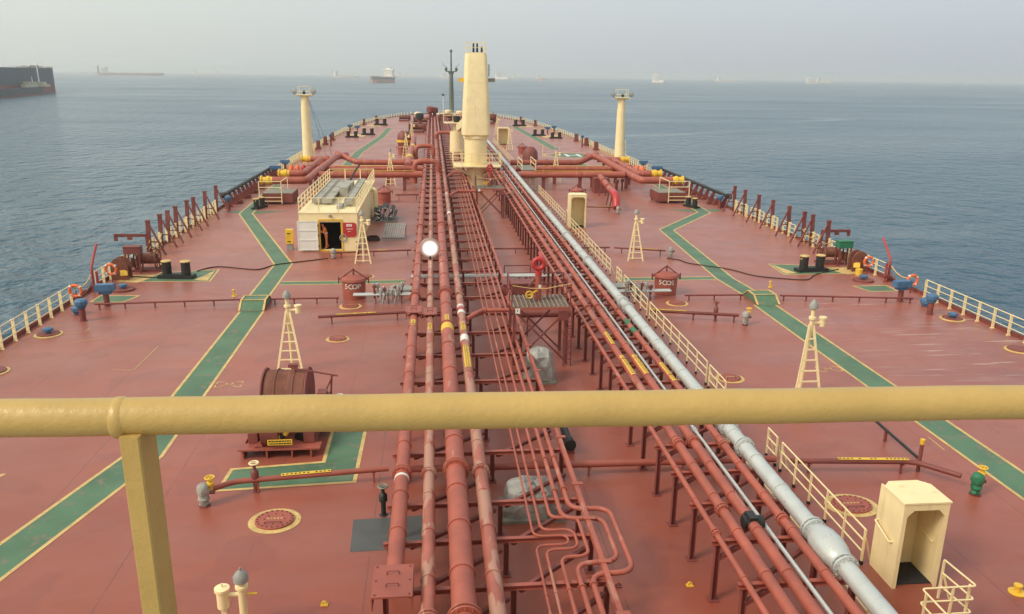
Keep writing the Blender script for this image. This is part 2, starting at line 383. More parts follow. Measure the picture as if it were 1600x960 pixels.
for s in (-1, 1):
    pad([(s*21.8, 48.1), (s*21.3, 50.3), (s*18.0, 51.0), (s*17.8, 48.0)])
    pad([(s*18.8, 48.35), (s*18.15, 50.8), (s*17.95, 48.15)], 'line', False, z=0.0125)
    pad([(s*23.2, 48.1), (s*22.9, 49.8), (s*21.5, 49.9), (s*21.9, 47.9)], 'line', False)
    pad([(s*22.9, 43.7), (s*22.9, 45.0), (s*20.8, 44.9), (s*21.2, 43.6)])
    pad([(s*22.6, 73.0), (s*22.6, 74.0), (s*17.5, 73.8), (s*20.0, 72.4)], 'green', False)
    pad([(s*21.6, 166), (s*21.6, 172), (s*18, 171), (s*18, 165)], 'line', False); pad([(s*20.4, 200), (s*20, 206), (s*17, 206), (s*17, 199)], 'line', False)
pad([(-10.95, 22.25), (-6.95, 22.5), (-6.9, 27.6), (-8.05, 27.6), (-8.05, 23.9), (-10.85, 23.6)])
pad([(-19.6, 23.0), (-17.75, 23.75), (-18.4, 21.8), (-19.6, 21.6)])
pad([(-6.78, 20.3), (-4.6, 20.4), (-4.6, 18.75), (-6.72, 18.7)], 'patch', False)
# winching circle with the letter H
def disc(c, r0, r1, z, mat, name, n=40):
    m = MB()
    for i in range(n):
        a, b = 2*math.pi*i/n, 2*math.pi*(i+1)/n
        m.sheet([(c[0]+r*math.cos(t), c[1]+r*math.sin(t)) for r, t in ((r0, a), (r1, a), (r1, b), (r0, b))], z)
    return m.build(name, mat, deck)
disc((17.6, 127.5), 4.35, 4.75, 0.005, 'line', 'circle_line'); disc((17.6, 127.5), 0.0, 3.4, 0.005, 'green', 'circle_paint')
hm = MB(); hm.sheet([(16.4, 125.6), (16.9, 125.6), (16.9, 129.4), (16.4, 129.4)], 0.01); hm.sheet([(18.3, 125.6), (18.8, 125.6), (18.8, 129.4), (18.3, 129.4)], 0.01)
hm.sheet([(16.9, 127.2), (18.3, 127.2), (18.3, 127.8), (16.9, 127.8)], 0.01); hm.build('letter_marking', 'white', deck)
for px, py in ((358, 601), (1295, 577)):
    c = at(px, py); m = MB()
    for dx, dy, w, h in ((-.36, .28, .3, .05), (.36, .28, .3, .05), (-.36, -.28, .3, .05), (.36, -.28, .3, .05), (-.5, .17, .05, .22), (.5, .17, .05, .22), (-.5, -.17, .05, .22), (.5, -.17, .05, .22), (-.12, .08, .05, .18), (.12, .08, .05, .18), (0, 0, .28, .05), (-.2, -.14, .2, .05), (.2, -.14, .2, .05)):
        m.sheet([(c.x+dx+a*w/2, c.y+dy+b*h/2) for a, b in ((-1, -1), (1, -1), (1, 1), (-1, 1))], 0.006+0.0003*len(m.f))
    m.build('stencil_marking', 'line', deck)
for pts in ([(176, 578), (208, 579)], [(208, 579), (247, 541)], [(112, 535), (175, 527)], [(1478, 657), (1445, 635)], [(1450, 683), (1476, 704)], [(80, 523), (133, 519)], [(133, 519), (141, 512)]):
    a, b = at(*pts[0]), at(*pts[1]); t = (b-a).normalized(); nn = Vector((t.y, -t.x, 0))*0.018
    MB().sheet([a-nn, b-nn, b+nn, a+nn], 0.0065).build('chalk_line', 'line', deck)

# ------------------------------------------------------------------ pipe racks
FRP = [13.6, 15.5, 17.4, 19.2, 22.2]+[22.2+2.95*i for i in range(1, 19)]; FARP = [FRP[-1]+3.4*i for i in range(1, 48)]
FR = [14.35+1.68*i for i in range(36)]                 # frames near enough to be told apart
FAR = [FR[-1]+3.36*i for i in range(1, 48)]
def pipe_rack(name, x0, x1, zt, label, leg_xs, brace, FR=FR, FAR=FAR):
    t = thing(name, (0, 0, 0), label, 'pipe rack', 'pipe racks along the deck')
    beam = MB(); w = x1-x0
    beam.box((0, 0, 0.055), (w, 0.12, 0.012)).box((0, 0, 0), (w, 0.014, 0.10)).box((0, 0, -0.055), (w, 0.12, 0.012))
    bm_ = beam.mesh('cross_beam', 'red')
    leg = MB().box((0, 0, (zt-0.12)/2), (0.11, 0.012, zt-0.14)).box((-.055, 0, (zt-0.12)/2), (0.012, 0.13, zt-0.14)).box((.055, 0, (zt-0.12)/2), (0.012, 0.13, zt-0.14)).box((0, 0, 0.012), (0.26, 0.26, 0.02))
    lm = leg.mesh('leg', 'darkred')
    for y in FR+FAR:
        link('cross_beam', bm_, t, ((x0+x1)/2, y, zt-0.062))
        for lx in leg_xs: link('leg', lm, t, (lx, y, 0))
    for b0, b1 in brace:
        dm = MB().bar((b0[0], 0, b0[1]), (b1[0], b1[2], b1[1]), 0.1, 0.1).mesh('brace', 'darkred')
        for y in FR+FAR[:12]: link('brace', dm, t, (0, y, 0))
    return t
ZP, ZS = 1.05, 1.62
pipe_rack('pipe_rack', -5.75, -0.55, ZP, 'low red steel rack under the port cargo pipes and thin line bundle', (-5.6, -2.75, -0.62), [((-5.1, ZP-0.16), (-2.9, ZP-0.16, 1.62)), ((-2.6, ZP-0.16), (-0.75, ZP-0.16, 1.62))], FRP, FARP)
pipe_rack('pipe_rack', 1.95, 4.75, ZS, 'tall red steel rack carrying the starboard pipes and the silver pipe', (2.1, 4.55), [((2.14, ZS-0.5), (2.75, ZS-0.12, 0.0)), ((2.15, ZS-0.15), (4.4, ZS-0.15, 1.62))])

# ------------------------------------------------------------------ long pipes
def long_pipe(name, x, z, r, y0, y1, mat, label, cat='pipe', flanges=(), rings=True, bands=(), n=14, ring_mat=None, group=None, ringstep=1):
    FR, FAR = (FRP, FARP) if x < 0 else (globals()['FR'], globals()['FAR'])
    t = thing(name, (x, 0, z), label, cat, group)
    ys = [y0+(y1-y0)*i/60 for i in range(61)]
    MB().tube([(0, y, 0) for y in ys], r, n).build('pipe_run', mat, t, True)
    rm = MB(); w = 0.03 if r > 0.1 else 0.02
    rm.lathe([(r*1.0, -w), (r*1.09+0.006, -w), (r*1.09+0.006, w), (r*1.0, w)], (0, 0, 0), n, 'y'); rmesh = rm.mesh('collar', ring_mat or mat, True)
    if rings:
        for y in FR[::ringstep]:
            if y0 < y < y1: link('collar', rmesh, t, (0, y+0.05, 0))
        far = MB()
        for y in FAR:
            if y0 < y < y1: far.lathe([(r*1.0, -w), (r*1.09+0.006, -w), (r*1.09+0.006, w), (r*1.0, w)], (0, y, 0), 10, 'y')
        o = far.build('far_collar', ring_mat or mat, t, True); o['kind'] = 'stuff'
    fl = MB(); fr_ = r*1.32+0.015
    for dy in (-0.085, 0.03): fl.lathe([(r, dy), (fr_, dy), (fr_, dy+0.055), (r, dy+0.055)], (0, 0, 0), n, 'y')
    nb = 12 if r > 0.12 else 6
    for k in range(nb):
        a = 2*math.pi*k/nb; q = (r+fr_)/2
        fl.tube([(q*math.cos(a), -0.13, q*math.sin(a)), (q*math.cos(a), 0.13, q*math.sin(a))], 0.014 if r > 0.12 else 0.008, 5)
    fmesh = fl.mesh('flange', ring_mat or mat, True)
    for y in flanges: link('flange', fmesh, t, (0, y, 0))
    for (a, b, m, nm) in bands:
        MB().lathe([(r*1.003, a), (r*1.035+0.002, a), (r*1.035+0.002, b), (r*1.003, b)], (0, 0, 0), n, 'y').build(nm, m, t, True)
    return t
def label_plate(parent, r, y0, y1, wide=0.9, z=0.0):
    """curved yellow sticker on top of a pipe with dark lettering marks"""
    m = MB(); k = 6; rr = r*1.03+0.003
    an = [math.pi/2-wide+2*wide*i/k for i in range(k+1)]
    for i in range(k):
        m._add([(rr*math.cos(an[j]), y, rr*math.sin(an[j])) for y in (y0, y1) for j in (i, i+1)], [(0, 1, 3, 2)])
    o = m.build('pipe_label', 'yellow', parent, True)
    t = MB(); y = y0+0.08; rr += 0.004
    while y < y1-0.09:
        L = random.uniform(0.05, 0.11)
        for a in (math.pi/2+wide*0.38, math.pi/2-wide*0.2):
            t._add([(rr*math.cos(q), yy, rr*math.sin(q)) for yy in (y, y+L*0.62) for q in (a-wide*0.18, a+wide*0.22)], [(0, 1, 3, 2)])
        y += L+0.03
    t.build('lettering', 'black', o)
Y1 = 236
FLG = [20.5, 39.3, 58.5, 77, 96, 120, 150]
p1 = long_pipe('cargo_pipe', -5.4, ZP+0.215, 0.20, 15.2, Y1, 'pipe', 'leftmost of the four large red pipes on the port rack', flanges=FLG, bands=[(20.1, 20.2, 'white', 'paint_band')], group='four large port cargo pipes')
p2 = long_pipe('cargo_pipe', -4.65, ZP+0.175, 0.16, 8, Y1, 'pipe_worn', 'second, thinner faded red pipe from the left on the port rack', flanges=[14.2]+FLG, group='four large port cargo pipes')
p3 = long_pipe('cargo_pipe', -3.9, ZP+0.285, 0.27, 8, Y1, 'pipe', 'thickest red pipe with broad yellow band, third on the port rack', flanges=[14.0]+FLG, bands=[(33.0, 33.75, 'yellow', 'paint_band'), (13.0, 13.7, 'yellow', 'paint_band')], n=18, group='four large port cargo pipes')
p4 = long_pipe('cargo_pipe', -3.2, ZP+0.195, 0.18, 8, Y1, 'pipe_worn', 'fourth patchy red pipe with white and red bands on the port rack', flanges=FLG, bands=[(31.9, 32.6, 'white', 'paint_band'), (36.9, 37.3, 'white', 'paint_band'), (36.4, 36.87, 'bright', 'paint_band'), (35.95, 36.37, 'white', 'paint_band'), (64, 64.6, 'white', 'paint_band'), (75, 75.6, 'white', 'paint_band')], group='four large port cargo pipes')
label_plate(p1, 0.20, 33.9, 34.7, 0.5); label_plate(p2, 0.16, 33.5, 34.4, 0.6); label_plate(p3, 0.27, 34.0, 34.9, 0.35); label_plate(p4, 0.18, 33.2, 34.3, 0.6); label_plate(p4, 0.18, 28.6, 31.2, 0.7)
for p in (p1, p2, p3, p4): pass
def guard_box(x, y, z, w, label):
    t = thing('expansion_joint_guard', (x, y, z), label, 'pipe guard', 'plate guards over the pipe joints')
    MB().box((0, 0, 0), (w, 1.15, 0.04)).box((-w/2+.015, 0, -0.17), (0.03, 1.15, 0.30)).box((w/2-.015, 0, -0.17), (0.03, 1.15, 0.30)).build('cover_plate', 'red', t)
    for dy in (-0.22, 0.22):
        MB().tube(bend([(-0.13, dy, 0.02), (-0.13, dy, 0.1), (0.13, dy, 0.1), (0.13, dy, 0.02)], 0.03, 3), 0.014, 6).build('lifting_handle', 'darkred', t, True)
    b = MB()
    for sx in (-1, 1):
        for sy in (-1, 0, 1): b.cyl((sx*(w/2-.07), sy*0.5, 0.02), 0.022, 0, 0.02, 6)
    b.build('bolt', 'darkred', t)
guard_box(-5.4, 15.1, 1.56, 0.86, 'flat red guard plate with two handles at the near end of the leftmost pipe')
guard_box(-5.4, 36.0, 1.56, 0.72, 'red guard plate over a joint of the leftmost large pipe')
guard_box(-4.65, 35.9, 1.48, 0.6, 'red guard plate over a joint of the second large pipe')
# thin line bundle
SM = [(-2.08, 0.03, 'leftmost very thin red line of the bundle on the port rack'), (-1.86, 0.035, 'second very thin red line of the bundle on the port rack'),
      (-1.55, 0.045, 'middle thin red line of the bundle with a jog near the viewer'), (-1.25, 0.062, 'fourth thin red line of the bundle, inner pipe of the expansion loop'), (-0.98, 0.068, 'fifth thin red line of the bundle, outer pipe of the expansion loop')]
for i, (x, r, lab) in enumerate(SM):
    t = thing('service_pipe', (0, 0, 0), lab, 'pipe', 'thin service pipes on the port rack')
    z = ZP+r+0.005
    if i < 3:
        jx = (-1.25, -1.05, -0.85)[i]; ja, jb = (17.35, 17.6, 18.15)[i], (16.95, 16.75, 16.4)[i]
        near = [(x, 8, z), (x, jb, z), (jx, jb, z+0.0), (jx, ja, z), (x, ja, z), (x, Y1, z)]
    else:
        jx = (-0.2, 0.05)[i-3]; ja, jb = (18.05, 18.5)[i-3], (16.1, 15.65)[i-3]
        near = [(x, 8, z), (x, jb, z), (jx, jb, z+0.0), (jx, ja, z), (x, ja, z), (x, Y1, z)]
    pts = bend(near, 0.28 if i < 3 else 0.42)
    out = pts[:-1]+[Vector((x, ja+1+(Y1-ja-1)*k/50, z)) for k in range(51)]
    MB().tube(out, r, 8 if r < .05 else 10).build('pipe_run', 'pipe', t, True)
    rm = MB().lathe([(r, -.02), (r*1.5, -.02), (r*1.5, .02), (r, .02)], (0, 0, 0), 10, 'y').mesh('coupling', 'pipe', True)
    for y in [15.0, 19.3, 21.2]+FRP[5::2]: link('coupling', rm, t, (x, y+0.06*i, z))
st = thing('stringer_beam', (-0.62, 0, ZP+0.08), 'red square edge beam running beside the thin lines on the port rack', 'beam')
MB().bb(-0.06, 0.06, 8, Y1, -0.075, 0.075).build('beam_web', 'pipe', st)
clm = MB().box((0, 0, 0.085), (0.3, 0.14, 0.02)).mesh('clip_plate', 'pipe')
for y in FRP: link('clip_plate', clm, st, (0.04, y+0.5, 0))
def branch(pts, r, mat, label, rad=0.25, name='branch_pipe', flange_at=()):
    o = Vector((pts[0][0], pts[0][1], 0)); t = thing(name, o, label, 'pipe')
    MB().tube([p-o for p in bend(pts, rad)], r, 12).build('pipe_run', mat, t, True)
    for p, ax in flange_at:
        MB().lathe([(r, -.04), (r*1.45, -.04), (r*1.45, .04), (r, .04)], Vector(p)-o, 12, ax).build('flange', mat, t, True)
    return t
branch([(-2.95, 35.2, 1.3), (-2.55, 35.6, 1.42), (-2.2, 36.1, 1.42), (-0.8, 36.1, 1.42), (-0.8, 36.6, 1.42), (-0.8, 38.4, 1.42)], 0.11, 'pipe', 'red branch pipe with elbows crossing the thin lines beside the banded pipe', 0.2, flange_at=[((-2.1, 36.1, 1.42), 'x'), ((-.8, 38.2, 1.42), 'y')])
branch([(-2.9, 74.2, 1.35), (-2.4, 74.8, 1.6), (-1.9, 75.2, 1.6), (0.2, 75.2, 1.6)], 0.13, 'pipe', 'red branch pipe leaving the fourth pipe near the far monitor platform', 0.3, flange_at=[((-1.7, 75.2, 1.6), 'x')])
branch([(-2.9, 88.5, 1.35), (-2.2, 89.5, 1.7), (-1.4, 89.5, 1.7), (-1.2, 89.5, 1.0)], 0.12, 'pipe', 'short red branch pipe beside the crane pedestal', 0.3)
# starboard pipes
s0 = long_pipe('foam_line', 2.1, ZS+0.075, 0.07, 8, Y1, 'pipe', 'thin red pipe on the left edge of the starboard rack', flanges=[16.2, 24.5, 35.6, 52], n=10, ring_mat='pipe', group='red pipes on the starboard rack')
s1 = long_pipe('steam_line', 2.58, ZS+0.135, 0.13, 8, Y1, 'pipe', 'second red pipe of the starboard rack, left of the valved pipe', flanges=[17.1, 20.8, 35.0, 54], group='red pipes on the starboard rack')
s2 = long_pipe('steam_line', 3.06, ZS+0.145, 0.14, 8, Y1, 'pipe', 'third red pipe of the starboard rack, with a black valve', flanges=[20.9, 35.1, 47, 62], bands=[(16.3, 16.75, 'black', 'valve_body')], group='red pipes on the starboard rack')
s3 = long_pipe('air_line', 3.42, ZS+0.055, 0.05, 8, Y1, 'silver', 'thin silver pipe between the red starboard pipes', flanges=[21.9, 30.2, 35.2, 42], n=10, rings=False)
s4 = long_pipe('steam_line', 3.9, ZS+0.125, 0.11, 8, Y1, 'pipe', 'rightmost red pipe of the starboard rack, with green bands', flanges=[16.6, 20.7, 34.6, 50], bands=[(32.4, 33.1, 'greenp', 'paint_band'), (31.2, 31.8, 'greenp', 'paint_band')], group='red pipes on the starboard rack')
s5 = long_pipe('silver_pipe', 4.36, ZS+0.225, 0.21, 8, Y1, 'silver', 'large silver pipe along the right edge of the starboard rack', flanges=[14.45, 15.95, 20.3, 21.6, 22.4, 34.6, 35.6, 44.5, 52, 61], n=18)
MB().lathe([(0.21, 14.55), (0.25, 14.6), (0.33, 14.85), (0.37, 15.15), (0.35, 15.45), (0.27, 15.78), (0.21, 15.85)], (0, 0, 0), 20, 'y').build('bulb_compensator', 'silver', s5, True)
sl = MB()
for y in (21.75, 21.9, 22.05, 22.2): sl.lathe([(0.21, -.05), (0.29, -.03), (0.29, .03), (0.21, .05)], (0, y, 0), 18, 'y')
sl.build('bellows', 'galv', s5, True)
MB().box((0, 16.5, 0.1), (0.2, 0.35, 0.2)).cyl((0.05, 16.5, 0), 0.16, -0.25, 0.25, 10, 'x').build('valve_bonnet', 'black', s2, True)
label_plate(s1, 0.13, 29.6, 31.1, 0.6); label_plate(s1, 0.13, 26.2, 28.2, 0.7); label_plate(s2, 0.14, 26.2, 28.2, 0.7); label_plate(s4, 0.11, 25.6, 27.4, 0.8)

# ------------------------------------------------------------------ foreground handrail
RZ, RY = CAM_Z-0.475, 1.075
hr = thing('handrail', (0, RY, 10.42), 'thick cream yellow handrail right in front of the viewer with one flat stanchion', 'handrail')
zt = RZ-10.42
pl, pr = aty(-60, 655, RY), aty(1660, 627, RY)
rail_pts = [Vector((pl.x+(pr.x-pl.x)*i/24, 0.0006*math.sin(i*1.3), pl.z+(pr.z-pl.z)*i/24-10.42+0.0004*math.sin(i*2.1))) for i in range(25)]
MB().tube(rail_pts, 0.0265, 28).build('top_rail', 'rail', hr, True)
px_ = aty(210, 700, RY).x
zj = aty(210, 652, RY).z-10.42
MB().tube([(px_-0.022, 0, zj), (px_-0.018, 0, zj), (px_-0.008, 0, zj), (px_-0.002, 0, zj)], [0.0262, 0.0292, 0.0296, 0.0262], 28, False).build('weld_bead', 'rail', hr, True)
stb = MB(); b0 = -0.034
prof = [(-0.0135, -0.03), (-0.0115, -0.033), (0.0115, -0.033), (0.0135, -0.03), (0.0135, 0.03), (0.0115, 0.033), (-0.0115, 0.033), (-0.0135, 0.03)]
stb.prism([(px_+0.007+a, b+0.0) for a, b in prof], 0.0, zj-0.016)
stb.build('stanchion', 'rail', hr)
for f in (0.3,):
    MB().tube([(p.x, 0, f*(p.z)) for p in rail_pts[::6]], 0.014, 12).build('lower_rail', 'rail', hr, True)

# ------------------------------------------------------------------ side guard rails
postm = MB().box((0, 0, 0.53), (0.15, 0.03, 1.06)).box((0, 0, 0.02), (0.2, 0.1, 0.04)).mesh('post', 'cream')
def guard_rail(sgn, y0, y1, step, label, name='guard_rail', rails=(1.04, 0.7, 0.38), r=0.024, ends=True):
    t = thing(name, (sgn*(hb((y0+y1)/2)-0.25), (y0+y1)/2, 0), label, 'railing', 'cream guard rails along the ship side'); o = t.location
    k = max(1, round((y1-y0)/step)); ys = [y0+(y1-y0)*i/k for i in range(k+1)]
    P = [Vector((sgn*(hb(y)-0.25)-o.x, y-o.y, 0)) for y in ys]
    for p in P: link('post', postm, t, p)
    for z in rails: MB().tube([p+Vector((0, -0.02, z)) for p in P], r if z > 1 else r*0.8, 6).build('rail_bar', 'cream', t, True)
    return t
guard_rail(-1, 14, 43.2, 1.2, 'long cream railing on the port side nearest the viewer')
guard_rail(1, 14, 42.2, 1.2, 'long cream railing on the starboard side nearest the viewer')
guard_rail(-1, 46.6, 48.6, 1.0, 'short cream railing by the port red davit'); guard_rail(1, 46.4, 53.6, 1.2, 'cream railing behind the starboard hose reel')
guard_rail(-1, 50.6, 53.4, 0.95, 'short cream railing beside the port hose reel')
for i, (a, b) in enumerate([(56.4, 57.9), (60.4, 62.6), (63.8, 65.8), (66.6, 69.4), (70.4, 73.0)]):
    w = ('first', 'second', 'third', 'fourth', 'fifth')[i]
    guard_rail(-1, a, b, 1.0, f'{w} short cream railing from aft between the port red davit posts'); guard_rail(1, a-0.8, b-0.8, 1.0, f'{w} short cream railing from aft between the starboard red davit posts')
guard_rail(-1, 102, 151, 1.2, 'long cream railing on the port side beside the left lamp post'); guard_rail(1, 100, 151, 1.2, 'long cream railing on the starboard side beside the right lamp post')
guard_rail(-1, 153, 256, 2.2, 'cream railing curving in along the port bow'); guard_rail(1, 153, 256, 2.2, 'cream railing curving in along the starboard bow')
# red bulwark with dark top pipe
stay = MB().prism([(0, -0.02), (0.5, -0.02), (0.5, 0.02), (0, 0.02)], 0, 0.02)
def bulwark(sgn, y0, y1, label):
    t = thing('bulwark', (sgn*23.6, (y0+y1)/2, 0), label, 'bulwark', 'red bulwarks by the manifold')
    L = (y1-y0)/2
    MB().tube([(0, -L, 1.18), (0, L, 1.18)], 0.17, 10).build('roller_bar', 'black', t, True)
    MB().lathe([(0.17, -0.2), (0.27, -0.2), (0.27, 0.2), (0.17, 0.2)], (0, -L, 1.2), 10, 'x').build('end_cap', 'black', t)
    sm = MB()._add([(-sgn*a, d, z) for d in (-.03, .03) for a, z in ((0.12, 0), (0.75, 0), (0.15, 1.1), (-0.1, 1.1))], [(0, 1, 2, 3), (7, 6, 5, 4), (0, 4, 5, 1), (1, 5, 6, 2), (2, 6, 7, 3), (3, 7, 4, 0)]).mesh('stay_plate', 'darkred')
    pm = MB().box((-sgn*0.55, 0, 0.14), (0.5, 0.45, 0.28), 0, 0, sgn*0.35).mesh('foot_block', 'rust')
    y = -L+0.6; i = 0
    while y < L:
        link('stay_plate', sm, t, (0, y, 0))
        if i % 2: link('foot_block', pm, t, (-sgn*0.3, y+0.6, 0))
        y += 1.75; i += 1
    for z in (0.4, 0.75): MB().tube([(0, -L, z), (0, L, z)], 0.03, 6).build('rail_bar', 'darkred', t)
bulwark(-1, 75.5, 99.5, 'dark topped red bulwark frame on the port side aft of the manifold'); bulwark(1, 74.2, 97, 'dark topped red bulwark frame on the starboard side aft of the manifold')
# red davit posts with braces
def davit_proto(label):
    t = thing('davit_post', (0, 0, 0), label, 'davit post', 'red slanted davit posts on the ship side')
    m = MB(); m.bar((0, 0, 0), (0.1, 0.0, 2.3), 0.26, 0.16); m.box((0.1, 0, 2.3), (0.3, 0.2, 0.12)); m.build('upright', 'darkred', t)
    MB().bar((0.2, -0.05, 2.0), (1.15, -0.25, 0.0), 0.1, 0.1).build('brace', 'darkred', t)
    MB().bar((0.1, -0.05, 0.9), (0.75, -0.2, 0.9), 0.07, 0.07).bar((0.15, 0, 0.35), (1.0, -0.2, 0.35), 0.06, 0.06).build('tie_bar', 'rust', t)
    MB().box((-0.02, -0.18, 0.55), (0.17, 0.03, 1.1)).build('rail_end_plate', 'cream', t)
    MB().cyl((0.1, 0.14, 2.15), 0.09, -0.05, 0.05, 10, 'y').build('sheave', 'rust', t)
    return t
dp = None
W8 = ('first', 'second', 'third', 'fourth', 'fifth', 'sixth', 'seventh', 'eighth')
for i, y in enumerate((55.8, 58.3, 59.8, 61.9, 64.8, 66.6, 70.0, 73.6)):
    lab = f'{W8[i]} red davit post with brace on the port side, counted from the viewer'
    if dp is None: dp = davit_proto(lab); dp.location = (-23.75, y, 0)
    else:
        d = dup(dp, (-23.75, y, 0), lab)
        if i == 2: d.rotation_euler.x = -0.1; 
for i, y in enumerate((54.4, 56.9, 58.3, 61.0, 64.2, 67.2, 70.4, 73.0)):
    dup(dp, (23.75, y, 0), f'{W8[i]} red davit post with brace on the starboard side, counted from the viewer', 0, True)
def chain(p0, p1, sag, label, mat='rust', r=0.035, nm='slack_chain'):
    p0, p1 = Vector(p0), Vector(p1); o = tag(MB().tube([p0.lerp(p1, i/10)-p0-Vector((0, 0, sag*4*(i/10)*(1-i/10))) for i in range(11)], r, 6).build(nm, mat, None, True, p0), label, 'rope', 'slack side ropes'); return o
for s, nm in ((-1, 'port'), (1, 'starboard')):
    chain((s*23.6, 43.3, 1.0), (s*23.6, 45.8, 1.0), 0.35, f'upper slack rope across the {nm} gap by the red davit', 'line'); chain((s*23.6, 43.3, 0.6), (s*23.6, 45.8, 0.6), 0.4, f'lower slack rope across the {nm} gap by the red davit', 'rust')
    chain((s*23.6, 53.5, 1.0), (s*23.6, 55.7, 1.0), 0.35, f'upper slack rope aft of the first {nm} davit post', 'line'); chain((s*23.6, 53.5, 0.6), (s*23.6, 55.7, 0.6), 0.35, f'lower slack rope aft of the first {nm} davit post', 'line')
    chain((s*23.6, 55.8, 1.0), (s*23.6, 58.2, 1.0), 0.4, f'upper slack rope between the first two {nm} davit posts', 'line'); chain((s*23.6, 55.8, 0.6), (s*23.6, 58.2, 0.6), 0.4, f'lower slack rope between the first two {nm} davit posts', 'rust')
    # bent boat davit
    t = thing('boat_davit', (s*23.6, 46.0, 0), f'bent bright red davit arm on the {nm} rail', 'davit', 'bent red davits')
    MB().tube(bend([(0, 0, 0), (0, 0, 1.35), (s*0.05, 0.6, 1.9), (s*0.1, 1.35, 2.45)], 0.25), 0.075, 8).build('arm', 'davit', t, True)
    MB().tube([(-s*0.3, -0.15, 0), (-s*0.3, -0.15, 1.2)], 0.08, 8).build('support_post', 'davit', t, True)
    MB().box((-s*0.15, -0.1, 0.35), (0.5, 0.3, 0.12)).build('clamp', 'darkred', t)
    # lifebuoys
    for y, w in ((43.1, 'by the nearest cream railing'), (48.0, 'beside the rounded rusty chock')):
        b = thing('lifebuoy', (s*23.35, y, 0.8), f'orange ring lifebuoy on the {nm} side {w}', 'lifebuoy', 'orange lifebuoys')
        MB().torus((0, 0, 0), 0.3, 0.075, 24, 8, 'y').build('ring', 'orange', b, True)
        for k in range(4): MB().torus((0, 0, 0), 0.32, 0.09, 3, 8, 'y', k*math.pi/2+0.6, k*math.pi/2+0.85).build('reflective_band', 'white', b, True)
        MB().box((0, 0.05, -0.45), (0.06, 0.03, 0.9)).build('bracket', 'darkred', b)
    # rounded fairlead chock
    c = thing('mooring_chock', (s*23.1, 48.9, 0), f'rounded rusty mooring chock on the {nm} side with a yellow plate', 'mooring chock', 'rusty mooring chocks'); c.scale = (.8, .8, .85)
    sec = [(-0.62, 0)]+[(0.62*math.cos(a), 0.95+0.62*math.sin(a)) for a in [math.pi*(1-i/10) for i in range(11)]]+[(0.62, 0)]
    m = MB(); kk = len(sec)
    for d0, d1 in ((-0.42, -0.3), (0.3, 0.42)):
        m._add([(x, d, z) for d in (d0, d1) for x, z in sec], [tuple(range(kk-1, -1, -1)), tuple(range(kk, 2*kk))]+[(i, (i+1) % kk, kk+(i+1) % kk, kk+i) for i in range(kk)])
    m.build('side_plate', 'rust', c); MB().cyl((0, 0, 0.75), 0.38, -0.32, 0.32, 14, 'y').build('roller', 'darkred', c, True)
    MB().box((-s*0.35, -0.55, 0.55), (0.5, 0.03, 0.42), -s*0.35, -0.6).build('warning_plate', 'yellow', c)
    # hose box on legs
    h = thing('hose_box', (s*22.85, 50.4, 0), f'{"dark red" if s < 0 else "green covered"} box on legs beside the {nm} cable reel', 'box')
    MB().box((0, 0, 1.45), (0.95, 0.6, 0.42)).box((0, 0, 1.68), (1.02, 0.66, 0.05)).build('box_body', 'darkred' if s < 0 else 'greenp', h)
    for a in (-.4, .4):
        for b_ in (-.22, .22): MB().bar((a, b_, 0), (a, b_, 1.24), 0.08).build('leg', 'darkred', h)
    MB().tube([(0.15, 0, 0.9), (0.15, 0.02, 0.3)], 0.09, 8).tube([(-0.12, 0, 0.95), (-0.12, 0, 0.35)], 0.09, 8).build('extinguisher', 'rust', h, True)
    # cable reel
    q = thing('cable_reel', (s*22.3, 51.1, 0), f'rusty two wheeled wire reel on the {nm} side forward of the yellow pad', 'reel', 'rusty wire reels')
    for x in (-0.62, 0.62):
        w = MB().torus((x, 0, 0.72), 0.6, 0.045, 24, 6, 'x')
        for k in range(6): w.bar((x, 0, 0.72), (x, 0.58*math.cos(k*math.pi/3), 0.72+0.58*math.sin(k*math.pi/3)), 0.05)
        w.build('wheel', 'rust', q, True)
    MB().cyl((0, 0, 0.72), 0.3, -0.6, 0.6, 14, 'x').build('wire_drum', 'rust', q, True)
    MB().box((0, 0, 0.06), (1.7, 0.9, 0.12)).bar((-0.75, 0, 0.1), (-0.75, 0, 0.75), 0.12).bar((0.75, 0, 0.1), (0.75, 0, 0.75), 0.12).build('stand', 'darkred', q)
    MB().box((s*0.1, 0.35, 0.75), (0.5, 0.4, 0.55)).build('brake_box', 'rust', q)
    # gangway roller beam
    g = thing('outboard_beam', (s*23.7, 54.9, 0), f'dark red horizontal beam reaching outboard over the {nm} side', 'beam', 'outboard beams')
    MB().bar((-s*0.1, 0.2, 1.45), (s*1.9, 0, 1.5), 0.14, 0.2).box((s*1.8, 0, 1.3), (0.2, 0.14, 0.35)).box((s*0.9, 0, 1.3), (0.3, 0.12, 0.2)).build('beam_arm', 'darkred', g); MB().bar((-s*0.1, 0.2, 0), (-s*0.1, 0.2, 1.5), 0.14).build('beam_post', 'darkred', g)
    # small round vent by the pads
    v = thing('deck_scuttle', (s*22.1, 46.2, 0), f'small round blue capped scuttle on the {nm} deck by the chock', 'scuttle')
    MB().lathe([(0.62, 0), (0.62, 0.1), (0.55, 0.12)], n=20).build('coaming', 'darkred', v); MB().lathe([(0.13, 0.1), (0.13, 0.22), (0.25, 0.24), (0.25, 0.34), (0.1, 0.38)], n=12).build('cap', 'blue', v, True)
